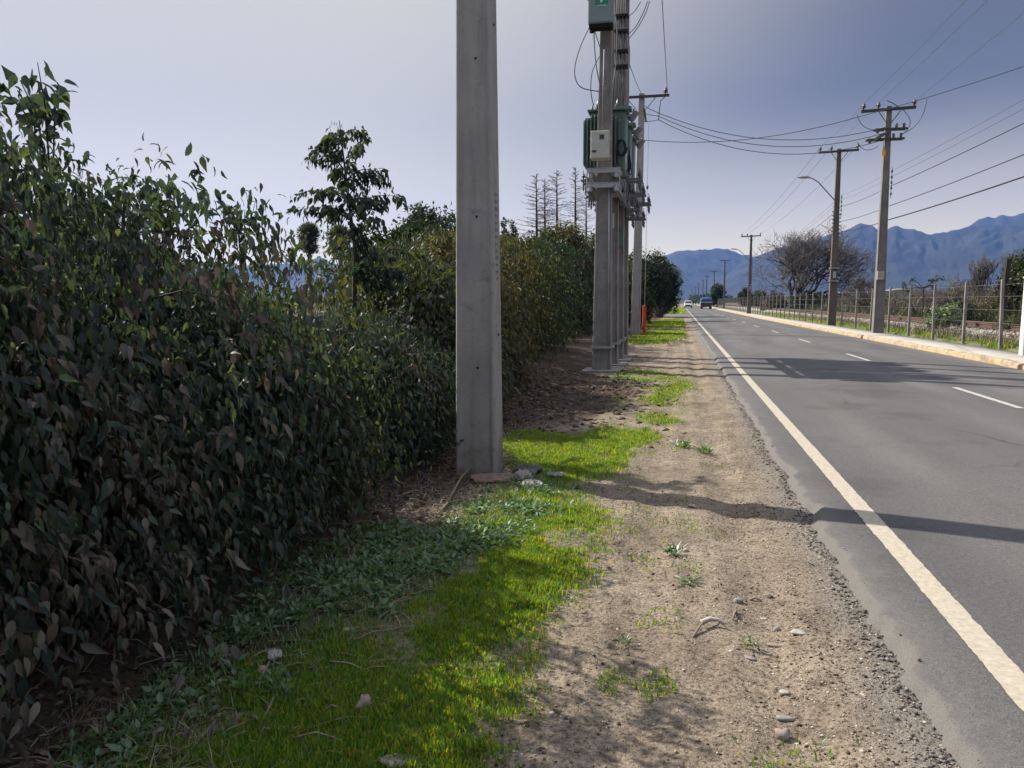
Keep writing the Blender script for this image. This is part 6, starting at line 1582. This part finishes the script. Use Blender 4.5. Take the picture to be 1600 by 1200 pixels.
# ------------------------------------------------------------------ vehicles
def wheel(t, x, y, r, w_, name='wheel'):
    o = MB().lathe([(r * 0.6, -w_ / 2), (r * 0.95, -w_ / 2), (r, -w_ * 0.35), (r, w_ * 0.35), (r * 0.95, w_ / 2), (r * 0.6, w_ / 2)], (x, y, r), (1, 0, 0), 16).build(name, M['black'], t, smooth=False)
    MB().lathe([(r * 0.6, -w_ * 0.42), (r * 0.55, w_ * 0.46), (r * 0.15, w_ * 0.48)], (x, y, r), (1, 0, 0), 12).build('rim', M['galv'], o)
def suv():
    p = at_z(1074, 481.3, 0.07); Y = p[1]
    t = thing('white_car', 'white pickup-like car driving towards the camera far down the road', 'car', (p[0] + 0.15, Y, 0.09))
    def ring(y, half, pts): return [(x * half, y, z) for x, z in pts]
    low = [(-1, 0.35), (1, 0.35), (1, 0.8), (0.95, 0.98), (-0.95, 0.98), (-1, 0.8)]
    body = MB().rings([ring(-2.2, 0.80, [(x, 0.4 + (z - 0.35) * 0.7) for x, z in low]), ring(-2.05, 0.88, low), ring(-0.9, 0.90, low), ring(2.1, 0.90, low), ring(2.25, 0.84, low)]).build('body', M['white_paint'], t, bevel=0.03)
    cab = [(-1, 0.98), (1, 0.98), (0.84, 1.62), (0.7, 1.70), (-0.7, 1.70), (-0.84, 1.62)]
    MB().rings([ring(-1.0, 0.85, [(x, 0.98 + (z - 0.98) * 0.03) for x, z in cab]), ring(-0.25, 0.85, cab), ring(1.6, 0.85, cab), ring(2.0, 0.83, [(x, 0.98 + (z - 0.98) * 0.4) for x, z in cab])]).build('cabin', M['white_paint'], t, bevel=0.02)
    MB().add([(-0.78, -1.02, 1.05), (0.78, -1.02, 1.05), (0.64, -0.42, 1.62), (-0.64, -0.42, 1.62)], [(0, 1, 2, 3)]).build('windscreen', M['glass'], t)
    MB().box((0, -2.2, 0.45), (1.6, 0.14, 0.24)).build('bumper', M['black'], t, bevel=0.02)
    MB().box((0, -2.20, 0.68), (0.8, 0.06, 0.16)).build('grille', M['black'], t)
    for s in (-1, 1):
        MB().box((s * 0.62, -2.19, 0.72), (0.32, 0.06, 0.16)).build('headlight', M['lens'], t, bevel=0.02)
        MB().box((s * 0.98, -0.7, 1.08), (0.18, 0.1, 0.14)).build('wing_mirror', M['white_paint'], t, bevel=0.02)
        wheel(t, s * 0.78, -1.45, 0.36, 0.24); wheel(t, s * 0.78, 1.4, 0.36, 0.24)
suv()
def truck():
    p = at_z(1103, 482.8, 0.08)
    t = thing('loaded_truck', 'dark truck seen from behind under a bulging blue tarpaulin', 'truck', (p[0], p[1], 0.09))
    MB().box((0, 0.0, 1.02), (2.2, 4.6, 0.62)).build('cargo_bed', M['truck_body'], t, bevel=0.03)
    MB().box((0, 0, 1.37), (2.28, 4.7, 0.09)).build('bed_rail', M['white'], t)
    MB().box((0, -2.34, 1.0), (2.1, 0.06, 0.5)).build('tailgate', M['steel_dark'], t, bevel=0.01)
    MB().box((0, 0.3, 0.6), (0.9, 5.6, 0.2)).build('chassis', M['black'], t)
    MB().box((0, -2.25, 0.5), (2.0, 0.12, 0.16)).build('bumper', M['steel_dark'], t)
    rr = []
    for y, w_, h_ in ((-2.35, 1.0, 0.5), (-2.2, 1.14, 0.78), (-0.8, 1.15, 0.92), (0.8, 1.15, 0.86), (2.2, 1.14, 0.8), (2.35, 1.0, 0.5)):
        rr.append([(x * w_, y, 1.42 + z * h_) for x, z in ((-1, -0.05), (1, -0.05), (1.02, 0.4), (0.9, 0.85), (0.4, 1.0), (-0.35, 0.95), (-0.88, 0.9), (-1.02, 0.4))])
    MB().rings(rr).build('tarpaulin', M['tarp'], t, bevel=0.04)
    MB().box((0, 3.2, 1.3), (2.05, 1.5, 1.5)).build('cab', M['truck_body'], t, bevel=0.12)
    for s in (-1, 1):
        MB().box((s * 0.85, -2.32, 0.66), (0.28, 0.05, 0.12)).build('tail_light', M['orange'], t)
        wheel(t, s * 0.85, -1.3, 0.46, 0.42); wheel(t, s * 0.85, 3.0, 0.46, 0.28)
truck()
def walker(px, py, Y, label, lean, seed):
    p = at_Y(px, 471, Y)
    me = bpy.data.meshes.new('person'); V = [(0, 0, 0.95), (0, 0, 1.15), (0, 0, 1.42), (0, 0, 1.55), (0, -0.01, 1.70), (0.1, 0, 0.9), (0.12, -0.08, 0.48), (0.12, 0.0, 0.06), (0.12, -0.12, 0.03), (-0.1, 0, 0.9), (-0.12, 0.10, 0.48), (-0.12, 0.22, 0.08), (-0.12, 0.12, 0.03),
         (0.19, 0, 1.40), (0.25, 0.05, 1.12), (0.25, -0.05, 0.88), (-0.19, 0, 1.40), (-0.25, -0.05, 1.12), (-0.24, -0.12, 0.88)]
    E = [(0, 1), (1, 2), (2, 3), (3, 4), (0, 5), (5, 6), (6, 7), (7, 8), (0, 9), (9, 10), (10, 11), (11, 12), (2, 13), (13, 14), (14, 15), (2, 16), (16, 17), (17, 18)]
    me.from_pydata(V, E, []); me.materials.append(M['black'])
    o = bpy.data.objects.new('person', me); link(o); o.location = (p[0], Y, 0.10); o.scale = (1, 1, 1)
    sk = o.modifiers.new('skin', 'SKIN'); rad = [0.15, 0.15, 0.16, 0.06, 0.11, 0.10, 0.07, 0.05, 0.04, 0.10, 0.07, 0.05, 0.04, 0.07, 0.05, 0.04, 0.07, 0.05, 0.04]
    for v, r_ in zip(me.skin_vertices[0].data, rad): v.radius = (r_, r_)
    me.skin_vertices[0].data[0].use_root = True
    o.modifiers.new('sub', 'SUBSURF').levels = 1
    return tag(o, label, 'person', 'people walking far down the road')
walker(1083.5, 476, 330, 'person in dark clothing walking far off, nearer the white car', 0, 1)
walker(1087.2, 476, 330, 'person in dark clothing walking far off, nearer the truck', 0, 2)

# ------------------------------------------------------------------ haze
hz = MB().box((0, 0, 465), (15600, 15600, 1010)).build('haze', new_mat('air_haze')[0])
hm = hz.data.materials[0]; hn = hm.node_tree
pv = hn.nodes.new('ShaderNodeVolumePrincipled')
pv.inputs['Color'].default_value = (0.16, 0.35, 0.90, 1)
pv.inputs['Density'].default_value = 0.000088
pv.inputs['Anisotropy'].default_value = 0.2
ho = [q for q in hn.nodes if q.type == 'OUTPUT_MATERIAL'][0]
hn.links.new(pv.outputs['Volume'], ho.inputs['Volume'])
tag(hz, 'thin blue air between the camera and the mountains', 'haze', kind='stuff')
